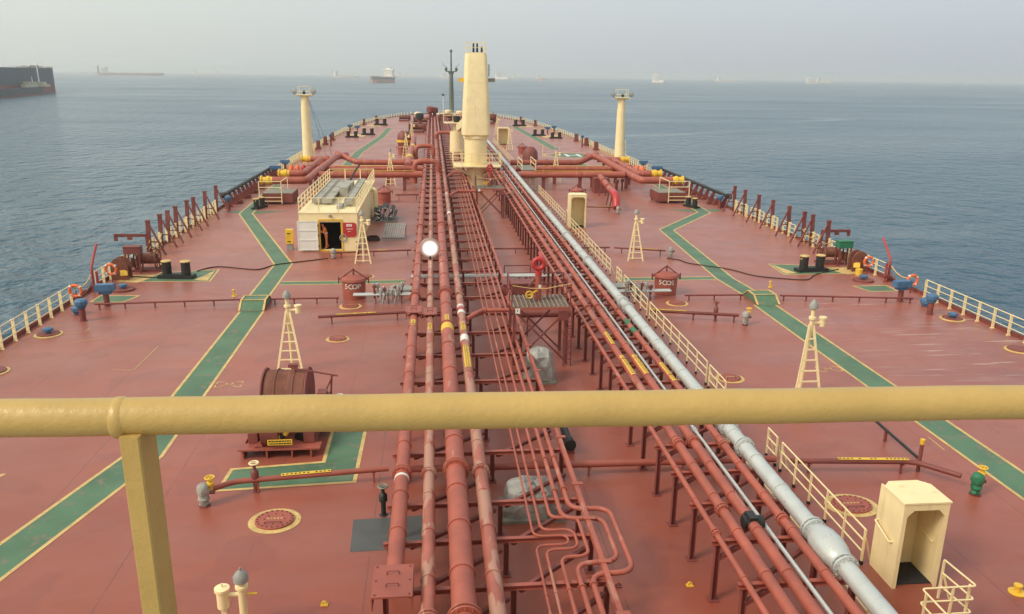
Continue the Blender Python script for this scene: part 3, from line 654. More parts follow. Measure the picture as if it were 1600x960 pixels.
    for i, y in enumerate((38.0, 33.0)):
        v = thing('deck_scuttle', (s*22.6, y, 0), f'low round scuttle ringed in yellow near the {nm} railing, {"farther" if i == 0 else "nearer"} one', 'scuttle', 'low deck scuttles')
        MB().lathe([(0.62, 0.002), (0.62, 0.03), (0.5, 0.05)], n=20).build('coaming', 'line', v); MB().lathe([(0.5, 0.02), (0.5, 0.09), (0.4, 0.1)], n=20).build('lid', 'darkred', v)
        if i == 0: MB().lathe([(0.12, 0.08), (0.12, 0.2), (0.24, 0.22), (0.24, 0.32), (0.1, 0.36)], n=12).build('cap', 'blue', v, True)
yb = thing('bucket', (22.6, 47.7, 0), 'small yellow drum under the starboard mooring chock', 'drum'); MB().lathe([(0.2, 0), (0.22, 0.36), (0.2, 0.4)], n=14).build('drum_body', 'yellow', yb, True); MB().torus((0, 0, 0.36), 0.22, 0.02).build('rim', 'yellow', yb)

# ------------------------------------------------------------------ blue tank vents
def vent_head(x, y, h, w, label, rz=0.0):
    t = thing('tank_vent', (x, y, 0), label, 'tank vent', 'blue headed tank vents', rz)
    MB().lathe([(0.2, 0), (0.2, 0.02), (0.15, 0.03), (0.15, h-0.38), (0.2, h-0.36)], n=14).build('stand_pipe', 'darkred', t, True)
    if w > 0.5:
        MB().box((0, 0, h-0.1), (w, 0.5, 0.3)).prism([(-w*.32, -.18), (w*.32, -.18), (w*.32, .18), (-w*.32, .18)], h-0.42, h-0.24).box((0, 0, h+0.07), (w*0.92, 0.44, 0.06)).build('vent_hood', 'blue', t)
    else:
        MB().lathe([(0.16, h-0.42), (0.22, h-0.36), (0.25, h-0.24), (0.31, h-0.2), (0.31, h-0.02), (0.24, h+0.06), (0.08, h+0.08)], n=10).build('vent_hood', 'blue', t)
    return t
for s, nm in ((-1, 'port'), (1, 'starboard')):
    vent_head(s*21.9, 40.2 if s < 0 else 38.9, 1.05, 0.4, f'round blue headed vent on the {nm} side nearest the viewer')
    vent_head(s*21.75, 42.9 if s < 0 else 41.5, 1.1, 0.95, f'wide boxy blue vent on the {nm} side by the green pad', 0.15)
    vent_head(s*22.6, 41.4 if s < 0 else 40.4, 0.4, 0.3, f'very small blue vent between the two larger {nm} vents')
    vent_head(s*22.9, 74.6, 1.2, 0.5, f'blue vent under the last {nm} davit post')
    vent_head(s*22.8, 97.0, 1.5, 1.3, f'blue boxy vent by the {nm} manifold, aft one'); vent_head(s*22.8, 103.5, 1.5, 1.1, f'blue boxy vent by the {nm} manifold, forward one')
    vent_head(s*20.3, 176, 1.4, 1.2, f'far blue vent beside the {nm} forward bollards, left one'); vent_head(s*22.0, 178, 1.5, 1.2, f'far blue vent beside the {nm} forward bollards, right one')
    vent_head(s*21.9, 143, 2.0, 0.35, f'lone blue vent on the open {nm} deck ahead of the lamp post')

# ------------------------------------------------------------------ bollards
def bollard(x, y, sc, rz, label, proto=[None]):
    if proto[0] is None:
        t = thing('bollard', (x, y, 0), label, 'bollard', 'black double bollards', rz); proto[0] = t
        MB().box((0, 0, 0.1), (2.1, 0.7, 0.2)).box((0, 0, 0.23), (1.5, 0.5, 0.08)).build('base', 'black', t)
        for d in (-0.58, 0.58):
            o = MB().lathe([(0.27, 0.2), (0.27, 0.98), (0.3, 1.0)], (d, 0, 0), 18).build('bitt', 'black', t, True)
            MB().lathe([(0.31, 1.0), (0.31, 1.05), (0.26, 1.075)], (d, 0, 0), 18).build('cap', 'line', o, True)
        MB().cyl((-0.9, -0.1, 0.86), 0.05, 0, 0.32, 8, 'x').build('norman_pin', 'line', t)
    else: t = dup(proto[0], (x, y, 0), label, rz)
    t.scale = (sc, sc, sc); return t
bollard(-19.95, 49.0, 1.0, -0.12, 'black double bollard with cream caps on the port green pad'); bollard(20.0, 48.9, 1.0, 0.12, 'black double bollard with cream caps on the starboard green pad')
bollard(-20.4, 75.6, 0.9, 1.25, 'black double bollard on the port walkway by the manifold tray'); bollard(20.35, 75.3, 0.9, 1.9, 'black double bollard on the starboard walkway by the manifold tray')
for s, nm in ((-1, 'port'), (1, 'starboard')):
    bollard(s*20.2, 163, 1.25, 0, f'far black bollard pair on the {nm} deck, nearest of the forward ones'); bollard(s*17.6, 170, 1.35, 0, f'far black bollard pair on the {nm} deck, innermost forward one'); bollard(s*17.0, 203, 1.6, 0, f'far black bollard pair on the {nm} deck, farthest toward the bow')
for s, nm in ((-1, 'port'), (1, 'starboard')):
    for i, y in enumerate((137, 146, 156, 205, 222)):
        t = thing('fairlead', (s*(hb(y)-0.7), y, 0), f'{W8[i]} rusty roller fairlead along the {nm} bow rail', 'fairlead', 'rusty roller fairleads')
        MB().box((0, 0, 0.12), (0.9, 1.2, 0.24)).box((0, -0.5, 0.75), (0.5, 0.14, 1.3)).box((0, 0.5, 0.75), (0.5, 0.14, 1.3)).build('fairlead_frame', 'darkred', t); MB().cyl((0, 0, 0.24), 0.22, 0, 0.95, 12).build('roller', 'rust', t, True)

# ------------------------------------------------------------------ A-frame vent masts
def aframe_proto(loc, label):
    t = thing('vent_mast', loc, label, 'vent mast', 'cream ladder legged vent masts'); H = 3.15
    MB().tube([(0, 0.35, 0), (0, 0.02, H-0.55), (0, 0, H-0.4), (0, 0, H+0.02)], [0.075, 0.075, 0.08, 0.08], 12).build('stand_pipe', 'cream', t, True)
    for s in (-1, 1): MB().bar((s*0.52, -0.35, 0), (s*0.07, 0.0, H-0.55), 0.085, 0.06).build('leg', 'cream', t)
    rg = MB().mesh
    for k in range(6):
        f = 0.08+k*0.145; w = 0.52*(1-f)+0.07*f; MB().bar((-w, -0.35*(1-f), (H-.55)*f), (w, -0.35*(1-f), (H-.55)*f), 0.05, 0.045).build('rung', 'cream', t)
    MB().lathe([(0.1, H-0.36), (0.14, H-0.36), (0.14, H-0.28), (0.1, H-0.27)], n=12).build('flange', 'cream', t)
    MB().lathe([(0.11, H), (0.17, H+0.03), (0.17, H+0.14), (0.11, H+0.26), (0.03, H+0.34)], n=12).build('flame_arrester', 'grey', t, True)
    o = MB().cyl((0, 0, H-0.5), 0.06, 0.05, 0.42, 10, 'x').build('side_arm', 'cream', t, True)
    MB().lathe([(0.12, H-0.62), (0.12, H-0.36), (0.155, H-0.35), (0.155, H-0.28), (0.05, H-0.26)], (0.42, 0, 0), 12).build('relief_valve', 'cream', o, True)
    return t
af = aframe_proto((-9.1, 52.6, 0), 'cream vent mast with ladder legs standing by the port deckhouse corner')
dup(af, (9.15, 52.6, 0), 'cream vent mast with ladder legs beside the far starboard hose line'); dup(af, (-10.45, 32.4, 0), 'cream vent mast with ladder legs behind the red winch')
c = dup(af, (10.05, 28.4, 0), 'nearest starboard cream vent mast, by the green walkway'); c.scale = (1, 1, 1.12)
for x, y, w in ((-9.2, 91.4, 'behind the deckhouse beside the manifold'), (-8.4, 122, 'left of the thick pipes ahead of the manifold'), (-8.2, 148, 'far ahead left of the pipes'), (9.9, 94.3, 'at the starboard manifold'), (8.3, 136, 'right of the crane far ahead'), (9.0, 172, 'farthest one near the starboard bow')):
    c = dup(af, (x, y, 0), f'small distant cream vent mast {w}'); c.scale = (1.1, 1, 1.2)
# near valve pair at the lower left
t = thing('relief_valve_post', (-8.72, 15.7, 0), 'cream relief valve post with grey cap at the bottom of the view', 'relief valve')
MB().lathe([(0.14, 0), (0.09, 0.02), (0.09, 1.15), (0.14, 1.16), (0.14, 1.22), (0.1, 1.23), (0.1, 1.3)], n=16).build('stand_pipe', 'cream', t, True)
MB().lathe([(0.1, 1.3), (0.16, 1.33), (0.165, 1.45), (0.1, 1.55), (0.03, 1.6), (0.02, 1.66)], n=16).build('flame_arrester', 'grey', t, True)
MB().cyl((-0.38, 0, 1.0), 0.05, 0, 0.4, 10, 'x').build('side_arm', 'cream', t, True)
o = MB().lathe([(0.13, 0.7), (0.13, 1.1), (0.165, 1.11), (0.165, 1.18), (0.1, 1.19), (0.02, 1.21), (0.02, 1.28)], (-0.42, 0, 0), 16).build('valve_body', 'cream', t, True)
MB().cyl((0.1, 0, 1.0), 0.025, 0, 0.22, 8, 'x').build('drain_cock', 'yellow', t)
MB().box((-0.2, 0, 0.35), (0.5, 0.06, 0.06)).bar((-0.42, 0, 0), (-0.42, 0, 0.72), 0.1).build('bracket', 'cream', t)

# ------------------------------------------------------------------ tank hatches
def tank_hatch(x, y, txt, label, lug=1.0):
    t = thing('tank_hatch', (x, y, 0), label, 'tank hatch', 'red tank hatches')
    MB().lathe([(0.62, 0.0), (0.62, 0.42), (0.64, 0.43), (0.64, 1.0), (0.74, 1.01), (0.74, 1.07), (0.66, 1.08)], n=24).build('hatch_coaming', 'red', t, True)
    MB().lathe([(0.68, 1.08), (0.66, 1.15), (0.36, 1.28), (0.0, 1.32)], n=24).build('domed_lid', 'red', t, True)
    for a in (-1, 1): MB().bar((a*0.82, 0, 1.02), (0, 0, 1.62), 0.05, 0.07).bar((a*0.82, 0, 0.82), (a*0.82, 0, 1.2), 0.07).build('lifting_arm', 'darkred', t)
    MB().cyl((0, 0, 1.3), 0.05, 0, 0.36, 8).build('spindle', 'darkred', t)
    for k in range(4): MB().box((0.55*math.cos(k*1.57+.78), 0.55*math.sin(k*1.57+.78), 0.2), (0.08, 0.08, 0.4)).build('bracket', 'darkred', t)
    if txt:
        # letters wrapped round the drum
        for i, ch in enumerate(txt):
            a = -math.pi/2+(i-1.5)*0.37+(0.0 if x < 0 else -0.22)
            o = link('letter', text_mesh(ch, 0.4, 'white'), t, (0.665*math.cos(a), 0.665*math.sin(a), 0.77)); o.rotation_euler = (R(90), 0, a+math.pi/2)
    return t
tank_hatch(-8.9, 43.9, '5COP', 'red drum shaped tank hatch lettered 5COP'); tank_hatch(8.85, 43.9, '5COS', 'red drum shaped tank hatch lettered 5COS')
tank_hatch(-9.2, 78.8, None, 'red domed tank hatch behind the deckhouse'); tank_hatch(9.9, 79.5, None, 'red domed tank hatch behind the far cream booth')
tank_hatch(-9.2, 128, None, 'red domed tank hatch far ahead on the port side'); tank_hatch(9.8, 130, None, 'red domed tank hatch far ahead to the right of the crane')
def manhole(x, y, label, rx=0.62, ry=0.52, bolts=True):
    t = thing('manhole', (x, y, 0), label, 'manhole', 'oval bolted manholes'); t.scale = (rx/0.62, ry/0.62, 1)
    MB().lathe([(0.62, 0.002), (0.62, 0.012), (0.45, 0.014)], n=28).build('painted_ring', 'line', t); MB().lathe([(0.46, 0.0), (0.46, 0.06), (0.44, 0.07)], n=28).build('lid', 'red', t)
    if bolts:
        b = MB()
        for k in range(20): b.cyl((0.405*math.cos(k*math.pi/10), 0.405*math.sin(k*math.pi/10), 0.065), 0.02, 0, 0.03, 6)
        for k in range(8): b.cyl((0.24*math.cos(k*math.pi/4), 0.24*math.sin(k*math.pi/4), 0.065), 0.014, 0, 0.03, 6)
        b.build('bolt', 'darkred', t)
        MB().tube(bend([(-.2, -.22, .06), (-.2, -.22, .12), (.2, -.22, .12), (.2, -.22, .06)], .03, 2), 0.012, 5).build('handle', 'darkred', t)
        for i in range(5): MB().box((-0.16+0.08*i, 0.03, 0.0725), (0.045, 0.05, 0.004)).build('letter', 'line', t)
manhole(-8.95, 20.4, 'oval bolted manhole ringed in yellow in the left foreground', 0.72, 0.66); manhole(7.66, 20.0, 'oval bolted manhole ringed in yellow behind the near booth', 0.78, 0.66)
manhole(-9.0, 36.5, 'yellow ringed manhole on deck beside the second port vent mast', 0.55, 0.5); manhole(-8.95, 42.1, 'yellow ringed manhole just in front of the 5COP hatch', 0.6, 0.6); manhole(8.9, 41.7, 'yellow ringed manhole just in front of the 5COS hatch', 0.62, 0.6)
manhole(7.75, 30.3, 'yellow ringed manhole right of the walkway railing end', 0.6, 0.55); manhole(-8.7, 48.7, 'yellow ringed manhole behind the 5COP hatch', 0.6, 0.6)

# ------------------------------------------------------------------ crane
cr_ = thing('hose_crane', (0.42, 92.5, 0), 'tall cream hose crane tower with round pedestal amidships', 'crane')
MB().lathe([(1.35, 0), (1.35, 0.1), (1.2, 0.12), (1.0, 1.6), (1.3, 2.3), (1.3, 5.15), (1.42, 5.2), (1.42, 5.5)], n=32).build('pedestal', 'cream', cr_, True)
tw = MB()
def ring4(w, d, z, ch):  # chamfered rectangle
    return [(x, y, z) for x, y in ((-w+ch, -d), (w-ch, -d), (w, -d+ch), (w, d-ch), (w-ch, d), (-w+ch, d), (-w, d-ch), (-w, -d+ch))]
def ring4(w, d, z, ch):  # rectangle with rounded corners
    out = []
    for q, (sx, sy_) in enumerate(((1, -1), (1, 1), (-1, 1), (-1, -1))):
        for k in range(6):
            a = -math.pi/2+q*math.pi/2+k*math.pi/10; out.append((sx*(w-ch)+ch*math.cos(a), sy_*(d-ch)+ch*math.sin(a), z))
    return out
tiers = [ring4(1.3, 1.3, 5.45, .6), ring4(1.58, 1.5, 5.62, .55), ring4(1.6, 1.5, 5.9, .55), ring4(1.2, 1.15, 13.9, .45), ring4(1.12, 1.05, 14.3, .45)]
tw._add(sum(tiers, []), [(i*24+k, i*24+(k+1) % 24, (i+1)*24+(k+1) % 24, (i+1)*24+k) for i in range(4) for k in range(24)]+[tuple(range(23, -1, -1)), tuple(96+k for k in range(24))])
tw.build('tower', 'cream', cr_, True)
for z in (8.4, 11.2): MB()._add(ring4(1.6-(z-5.9)*.05+.012, 1.5-(z-5.9)*.0438+.012, z, .5)+ring4(1.6-(z-5.9)*.05+.012, 1.5-(z-5.9)*.0438+.012, z+.05, .5), [(k, (k+1) % 24, 24+(k+1) % 24, 24+k) for k in range(24)]).build('seam_band', 'cream', cr_, True)
pt = MB().box((0.05, 0, 2.2), (5.3, 4.4, 0.1)).build('platform', 'cream', cr_)
pr_ = MB()
for z in (2.75, 3.2, 3.65):
    for a, b in (((-2.6, -2.2), (2.7, -2.2)), ((2.7, -2.2), (2.7, 2.2)), ((2.7, 2.2), (-2.6, 2.2)), ((-2.6, 2.2), (-2.6, -2.2))): pr_.bar((*a, z), (*b, z), 0.05)
pr_.build('rail_bar', 'cream', pt)
pm_ = MB().box((0, 0, 0.72), (0.06, 0.06, 1.44)).mesh('rail_post', 'cream')
for x in (-2.6, -1.6, -0.55, 0.55, 1.7, 2.7):
    for y in (-2.2, 2.2): link('rail_post', pm_, pt, (x, y, 2.25))
for y in (-0.75, 0.75):
    for x in (-2.6, 2.7): link('rail_post', pm_, pt, (x, y, 2.25))
for a in (-1, 1):
    for b in (-1, 1): MB().bar((a*2.5, b*2.0, 2.15), (a*0.85, b*0.8, 1.1), 0.12).build('bracket', 'cream', cr_)
tp = MB().box((0, 0, 14.36), (2.0, 2.0, 0.1)).build('top_platform', 'cream', cr_)
t2 = MB()
for z in (14.9, 15.4):
    for a, b in (((-1, -1), (1, -1)), ((1, -1), (1, 1)), ((1, 1), (-1, 1)), ((-1, 1), (-1, -1))): t2.bar((*a, z), (*b, z), 0.05)
for x in (-1, 1):
    for y in (-1, 1): t2.bar((x, y, 14.4), (x, y, 15.4), 0.05)
t2.bar((0.9, 0, 14.4), (0.9, 0, 16.2), 0.05).build('top_rail', 'cream', tp)
for x in (-0.25, 0.15, 0.65): MB().cyl((x, 0, 14.42), 0.13, 0, 0.95 if x < .5 else 0.6, 10, r2=0.09).build('sheave_block', 'black', tp, True)
MB().box((-1.5, 0.2, 11.5), (0.8, 0.6, 0.45)).build('flood_lamp', 'yellow', cr_); MB().box((1.75, 0.2, 11.5), (0.8, 0.6, 0.4)).bar((1.45, 0, 11.9), (1.45, 0, 13.2), 0.12).build('lamp_bracket', 'grey', cr_)
MB().bar((-0.2, 1.5, 7.5), (-0.9, 27, 4.6), 1.1, 1.0).build('jib', 'cream', cr_)
MB().bar((-0.8, -1.2, 0.6), (-2.6, -3.6, 2.3), 0.08).build('access_ladder', 'cream', cr_)
# post with platform ahead of the crane
t = thing('crutch_post', (-0.9, 121, 0), 'short cream jib crutch with railed platform seen left of the crane', 'crane post')
MB().lathe([(1.1, 0), (1.0, 4.0), (0.9, 4.1)], n=20).build('column', 'cream', t, True); MB().box((-0.6, 0, 5.3), (2.6, 2.6, 0.12)).lathe([(0.5, 4.1), (0.5, 5.3)]).build('platform', 'cream', t)
MB().bar((-1.9, -1.3, 6.4), (0.7, -1.3, 6.4), 0.06).bar((-1.9, -1.3, 5.3), (-1.9, -1.3, 6.4), 0.06).bar((-1.9, 1.3, 5.3), (-1.9, 1.3, 6.4), 0.06).bar((-1.9, -1.3, 6.4), (-1.9, 1.3, 6.4), 0.06).bar((-.6, -1.3, 5.3), (-.6, -1.3, 6.4), 0.06).build('rail_bar', 'cream', t)
MB().lathe([(0.4, 5.36), (0.5, 5.6), (0.5, 6.2), (0.3, 6.3)]).build('hook_block', 'black', t, True)
# lamp posts
def lamp_post(x, y, lab):
    t = thing('lamp_post', (x, y, 0), lab, 'lamp post', 'tall cream floodlight posts')
    MB().lathe([(0.75, 0), (0.72, 0.3), (0.6, 7.5), (0.56, 7.52), (0.52, 9.0)], n=24).build('column', 'cream', t, True)
    p = MB().box((0, 0, 9.12), (2.3, 1.6, 0.12)).prism([(-.9, -.5), (.9, -.5), (.9, .5), (-.9, .5)], 8.9, 9.06).build('platform', 'cream', t)
    m = MB()
    for z in (9.6, 10.25):
        for a, b in (((-.8, -.7), (.8, -.7)), ((.8, -.7), (.8, .7)), ((.8, .7), (-.8, .7)), ((-.8, .7), (-.8, -.7))): m.bar((*a, z), (*b, z), 0.05)
    for a in (-.8, .8):
        for b in (-.7, .7): m.bar((a, b, 9.18), (a, b, 10.25), 0.05)
    m.build('rail_bar', 'cream', p)
    for a in (-1.35, 1.3):
        o = MB().lathe([(0.16, 0.25), (0.34, 0.1), (0.37, -0.22), (0.35, -0.24)], (a, -0.2, 9.6), 16, 'y').build('floodlight', 'grey', t, True); MB().lathe([(0.33, -0.245), (0.0, -0.3)], (a, -0.2, 9.6), 16, 'y').build('lens', 'galv', o, True)
        MB().bar((a, -0.2, 9.2), (a*0.7, 0, 9.15), 0.1).build('bracket', 'grey', t)
    MB().lathe([(0.12, 9.2), (0.2, 9.4), (0.2, 9.65), (0.1, 9.7)], (0, -0.4, 0), 10).build('small_lamp', 'black', t, True)
    l = MB()
    for s in (-0.2, 0.2): l.bar((1.0+s*0.1, -0.2+s, 0), (0.75+s*.1, -0.2+s, 3.2), 0.05)
    for k in range(9): l.bar((0.98-.025*k, -0.42, 0.3+k*0.33), (0.98-.025*k, 0.02, 0.3+k*0.33), 0.04)
    l.build('ladder', 'cream', t)
    for dx, dy in ((1.8, 6), (2.6, 7)): MB().tube([(0.4, 0.2, 8.7), (dx, dy, 0)], 0.02, 5).build('stay_wire', 'black', t)
lamp_post(-22.1, 117.9, 'tall cream floodlight post on the port side'); lamp_post(23.0, 118.5, 'tall cream floodlight post on the starboard side')
# foremast
B = Vector((1.2, 246, 0)); t = thing('foremast', B, 'dark grey foremast with crosstree at the bow', 'mast')
MB().lathe([(0.75, 0), (0.7, 6), (0.55, 12.6), (0.5, 12.7)], n=18).build('mast_column', 'mast', t, True)
MB().box((0, 0, 13.0), (3.2, 1.4, 0.3)).prism([(-.8, -.5), (.8, -.5), (.8, .5), (-.8, .5)], 12.4, 12.84).build('crosstree', 'mast', t)
MB().lathe([(0.26, 13.1), (0.2, 18.4), (0.42, 18.5), (0.42, 18.9), (0.1, 19.2)], n=10).build('topmast', 'mast', t, True)
for a in (-1, 1):
    MB().lathe([(0.2, 13.1), (0.42, 13.4), (0.42, 13.9), (0.2, 14.2)], (a*1.5, 0, 0), 10).build('mast_lamp', 'mast', t, True); MB().tube(bend([(a*1.3, 0, 13.1), (a*1.3, 0, 14.4), (a*2.3, 0, 14.7), (a*2.35, 0, 15.4)], .4), 0.06, 6).build('antenna_arm', 'mast', t)
MB().bar((-0.4, -1.2, 0), (-0.2, -0.6, 11), 0.06).bar((0.3, -1.2, 0), (0.2, -0.6, 11), 0.06).build('ladder', 'mast', t)
t = thing('bow_light_pole', (-1.3, 240, 0), 'thin white light pole left of the foremast', 'pole'); MB().tube([(0, 0, 0), (0, 0, 6.2)], 0.1, 8).build('pole_shaft', 'white', t, True); MB().box((0, 0, 6.5), (0.7, 0.5, 0.6)).build('lamp_head', 'hull_blue', t)
# bow winches and lockers
def bow_winch(x, y, sc, lab):
    t = thing('mooring_winch', (x, y, 0), lab, 'winch', 'far mooring winches'); t.scale = (sc,)*3
    MB().box((0, 0, 0.2), (3.4, 1.8, 0.4)).build('bed', 'darkred', t)
    for a in (-1.5, 0, 1.5): MB().lathe([(0.95, -.06), (0.95, .06)], (a, 0, 1.2), 18, 'x').build('drum_flange', 'darkred', t)
    MB().cyl((0, 0, 1.2), 0.6, -1.45, 1.45, 16, 'x').build('rope_drum', 'rust', t, True); MB().box((1.9, 0, 1.0), (0.6, 1.2, 1.5)).build('gear_box', 'darkred', t)
for i, (x, y, sc, w) in enumerate(((-8, 178, 1.0, 'left of the pipes'), (-7.5, 205, 1.05, 'left of the pipes nearer the bow'), (-12, 222, .8, 'by the port bow rail'), (4.5, 200, 1.4, 'right of the crane'), (9.0, 212, 1.4, 'by the starboard bow'), (-1, 226, 1.0, 'at the end of the pipes'), (5.5, 232, 1.3, 'right beside the foremast'))):
    bow_winch(x, y, sc, f'distant dark red mooring winch {w}')
for i, (x, y, h, mt) in enumerate(((-7.4, 190, 3.6, 'black'), (-5.0, 215, 4.2, 'darkred'), (-3.9, 216, 4.0, 'darkred'), (7.2, 196, 2.8, 'black'), (3.0, 228, 2.6, 'cream'), (-8.5, 232, 2.0, 'cream'), (0.0, 238, 2.4, 'cream'), (11.0, 235, 1.8, 'cream'))):
    t = thing('deck_ventilator', (x, y, 0), f'{W8[i]} squat {dict(black="black", darkred="dark red", cream="cream")[mt]} ventilator toward the bow, counted from aft', 'ventilator', 'bow ventilators')
    MB().lathe([(0.5, 0), (0.45, h*0.6)], n=12).build('trunk', 'darkred' if mt != 'cream' else 'cream', t, True); MB().lathe([(0.5, h*.6), (0.95, h*.64), (0.95, h*.92), (0.5, h)], n=14).build('hood', mt, t, True)
t = thing('bow_platform', (-1, 243, 0), 'low cream railed platform around the foremast foot', 'platform')
MB().box((0, 0, 1.0), (9, 6, 0.15)).build('platform_deck', 'cream', t)
for x in (-4.3, -1.5, 1.5, 4.3): MB().box((x, -2.8, 0.95), (0.12, 0.12, 1.9)).build('rail_post', 'cream', t)
MB().bar((-4.4, -2.9, 2.0), (4.4, -2.9, 2.0), 0.09).bar((-4.4, -2.9, 1.55), (4.4, -2.9, 1.55), 0.07).build('rail_bar', 'cream', t)

# ------------------------------------------------------------------ deckhouse
HX0, HX1, HY0, HY1, HH = -13.75, -9.75, 56.4, 74.2, 2.72
dh = thing('deckhouse', (HX0, HY0, 0), 'cream deckhouse with railed roof and open door on the port deck', 'deckhouse')
L, D = HX1-HX0, HY1-HY0; dx0, dx1 = 1.42, 2.85
w = MB(); w.bb(0, dx0, 0, 0.1, 0, HH-.05).bb(dx1, L, 0, 0.1, 0, HH-.05).bb(dx0, dx1, 0, 0.1, 2.05, HH-.05).bb(dx0, dx1, 0, .1, 0, .12)
w.build('front_wall', 'cream', dh); MB().bb(0.0, 0.1, 0.102, D, 0, HH-.05).build('side_wall', 'cream', dh); MB().bb(L-0.1, L, 0.102, D, 0, HH-.05).build('side_wall', 'cream', dh); MB().bb(0.102, L-.102, D-.1, D, 0, HH-.05).build('back_wall', 'cream', dh)
MB().bb(0.1, L-0.1, 2.6, 2.7, 0.0, HH-.06).build('inner_bulkhead', 'dark', dh); MB().bb(0.11, L-.11, 0.11, 2.6, 0.003, 0.02).build('inner_floor', 'dark', dh)
rf = MB().bb(-0.04, L+.04, -0.04, D+.04, HH-.048, HH).build('roof', 'cream', dh)
fr_ = MB().bb(dx0-.1, dx0, -.05, .0, .05, 2.15).bb(dx1, dx1+.1, -.05, 0, .05, 2.15).bb(dx0-.1, dx1+.1, -.06, -.005, 2.152, 2.26).bb(dx0-.1, dx1+.1, -.08, -.005, .0, .1)
fr_.build('door_frame', 'yellow', dh)
dr = MB().bb(-0.12, dx0-.14, -.17, -.12, .1, 2.16).build('open_door', 'white', dh)
m = MB()
for z in (.82, 1.5): m.bb(-.1, dx0-.16, -.2, -.171, z-.03, z+.03)
m.bb(-.12, -.06, -.195, -.171, .1, 2.16).bb(dx0-.2, dx0-.14, -.195, -.171, .1, 2.16).bb(-.06, dx0-.2, -.195, -.171, 2.1, 2.16).bb(-.06, dx0-.2, -.195, -.171, .1, .16); m.build('door_stiffener', 'white', dr)
for z in (.4, 1.15, 1.85): MB().box((dx0-.12, -.16, z), (.06, .1, .12)).build('door_clip', 'black', dr)
sg = MB(); sx0, sx1, z0, z1 = 3.0, 3.92, 1.0, 2.02
sg._add([(x, y, z) for y in (-.05, -.01) for x, z in ((sx0, z0), (sx1-.2, z0), (sx1-.05, z0+.06), (sx1, z0+.2), (sx1, z1-.2), (sx1-.05, z1-.06), (sx1-.2, z1), (sx0, z1))], [tuple(range(8)), tuple(range(15, 7, -1))]+[(i, 8+i, 8+(i+1) % 8, (i+1) % 8) for i in range(8)])
so = sg.build('sign_panel', 'bright', dh)
m = MB()
for x in (3.24, 3.38, 3.52): m.bb(x, x+.1, -.056, -.0505, 1.74, 1.92)
m.bb(3.24, 3.66, -.0555, -.0505, 1.55, 1.59).bb(3.32, 3.52, -.0555, -.0505, 1.38, 1.41); m.build('lettering', 'white', so)
MB().torus((2.98, -.06, .95), .22, .04, 14, 6, 'y').build('hung_coil', 'grey', dh)
MB().lathe([(.06, .0), (.1, .04), (.1, .14), (.04, .18)], (2.15, -.08, 2.42), 10).build('door_lamp', 'grey', dh)
m = MB()
for z in (HH+.34, HH+.68, HH+1.02):
    for a, b in (((.03, .03), (L-.03, .03)), ((L-.03, .03), (L-.03, D-.03)), ((L-.03, D-.03), (.03, D-.03)), ((.03, D-.03), (.03, .03))):
        if a[1] == b[1] and z < HH+1: continue
        m.bar((*a, z), (*b, z), .045)
m.build('roof_rail', 'cream', rf)
pm2 = MB().box((0, 0, .5), (.07, .05, 1.0)).mesh('roof_rail_post', 'cream')
for k in range(13):
    for x in (.03, L-.03): link('roof_rail_post', pm2, rf, (x, .03+(D-.06)*k/12, HH+.002))
for x in (1.4, 2.75): link('roof_rail_post', pm2, rf, (x, .03, HH+.002)); link('roof_rail_post', pm2, rf, (x, D-.03, HH+.002))
for x, wd, y0, y1, z in ((.75, .62, 3.6, 15.5, .3), (1.55, .75, 3.4, 15, .33), (3.15, .6, 2.6, 15.5, .36)):
    o = MB().bb(x-wd/2, x+wd/2, y0, y1, HH+z, HH+z+.06).bb(x-wd/2, x-wd/2+.05, y0, y1, HH+z+.062, HH+z+.12).bb(x+wd/2-.05, x+wd/2, y0, y1, HH+z+.062, HH+z+.12).bb(x-wd/2, x+wd/2, y0-.05, y0-.002, HH+.14, HH+z+.12).build('roof_panel', 'roofgrey', rf)
    for yy in range(4): MB().bb(x-wd/2+.05, x+wd/2-.05, y0+.8+yy*3.2, y0+.9+yy*3.2, HH+z+.061, HH+z+.1).build('panel_joint', 'grey', rf)
    for yy in (y0+.3, (y0+y1)/2, y1-.3): MB().bb(x-.2, x+.2, yy, yy+.1, HH+.002, HH+z-.002).build('panel_foot', 'roofgrey', rf)
MB().bb(2.0, 2.65, 7.5, 10.5, HH+.002, HH+.75).bb(2.0, 2.65, 11.2, 13, HH+.002, HH+.6).build('fan_box', 'roofgrey', rf); MB().bb(2.45, 2.8, 1.4, 3.0, HH+.002, HH+.22).build('vent_slot', 'grey', rf); MB().tube(bend([(2.3, 13.5, HH+.6), (2.6, 14.5, HH+1.2), (2.9, 15.5, HH+1.6)], .3), .08, 6).build('hose', 'black', rf)
m = MB().tube(bend([(L+.35, 13.5, 0), (L+.35, 13.5, 2.5), (L-.2, 13.5, 2.5)], .4), .2, 10).build('gooseneck_vent', 'cream', dh, True)
for xx in (1.2, 2.55): MB().bb(xx, xx+.012, .3, 3.0, HH+.0005, HH+.006).build('roof_seam', 'grey', rf)
t = thing('yellow_cabinet', (-14.55, 57.0, 0), 'yellow cabinet standing left of the open deckhouse door', 'cabinet')
MB().box((0, 0, .95), (.5, .5, 1.0)).build('cabinet_body', 'yellow', t); MB().box((0, 0, .22), (.4, .4, .44)).build('cabinet_stand', 'grey', t); MB().box((-.02, -.262, 1.2), (.22, .02, .06)).box((-.02, -.262, .62), (.22, .02, .06)).build('vent_slot', 'black', t)

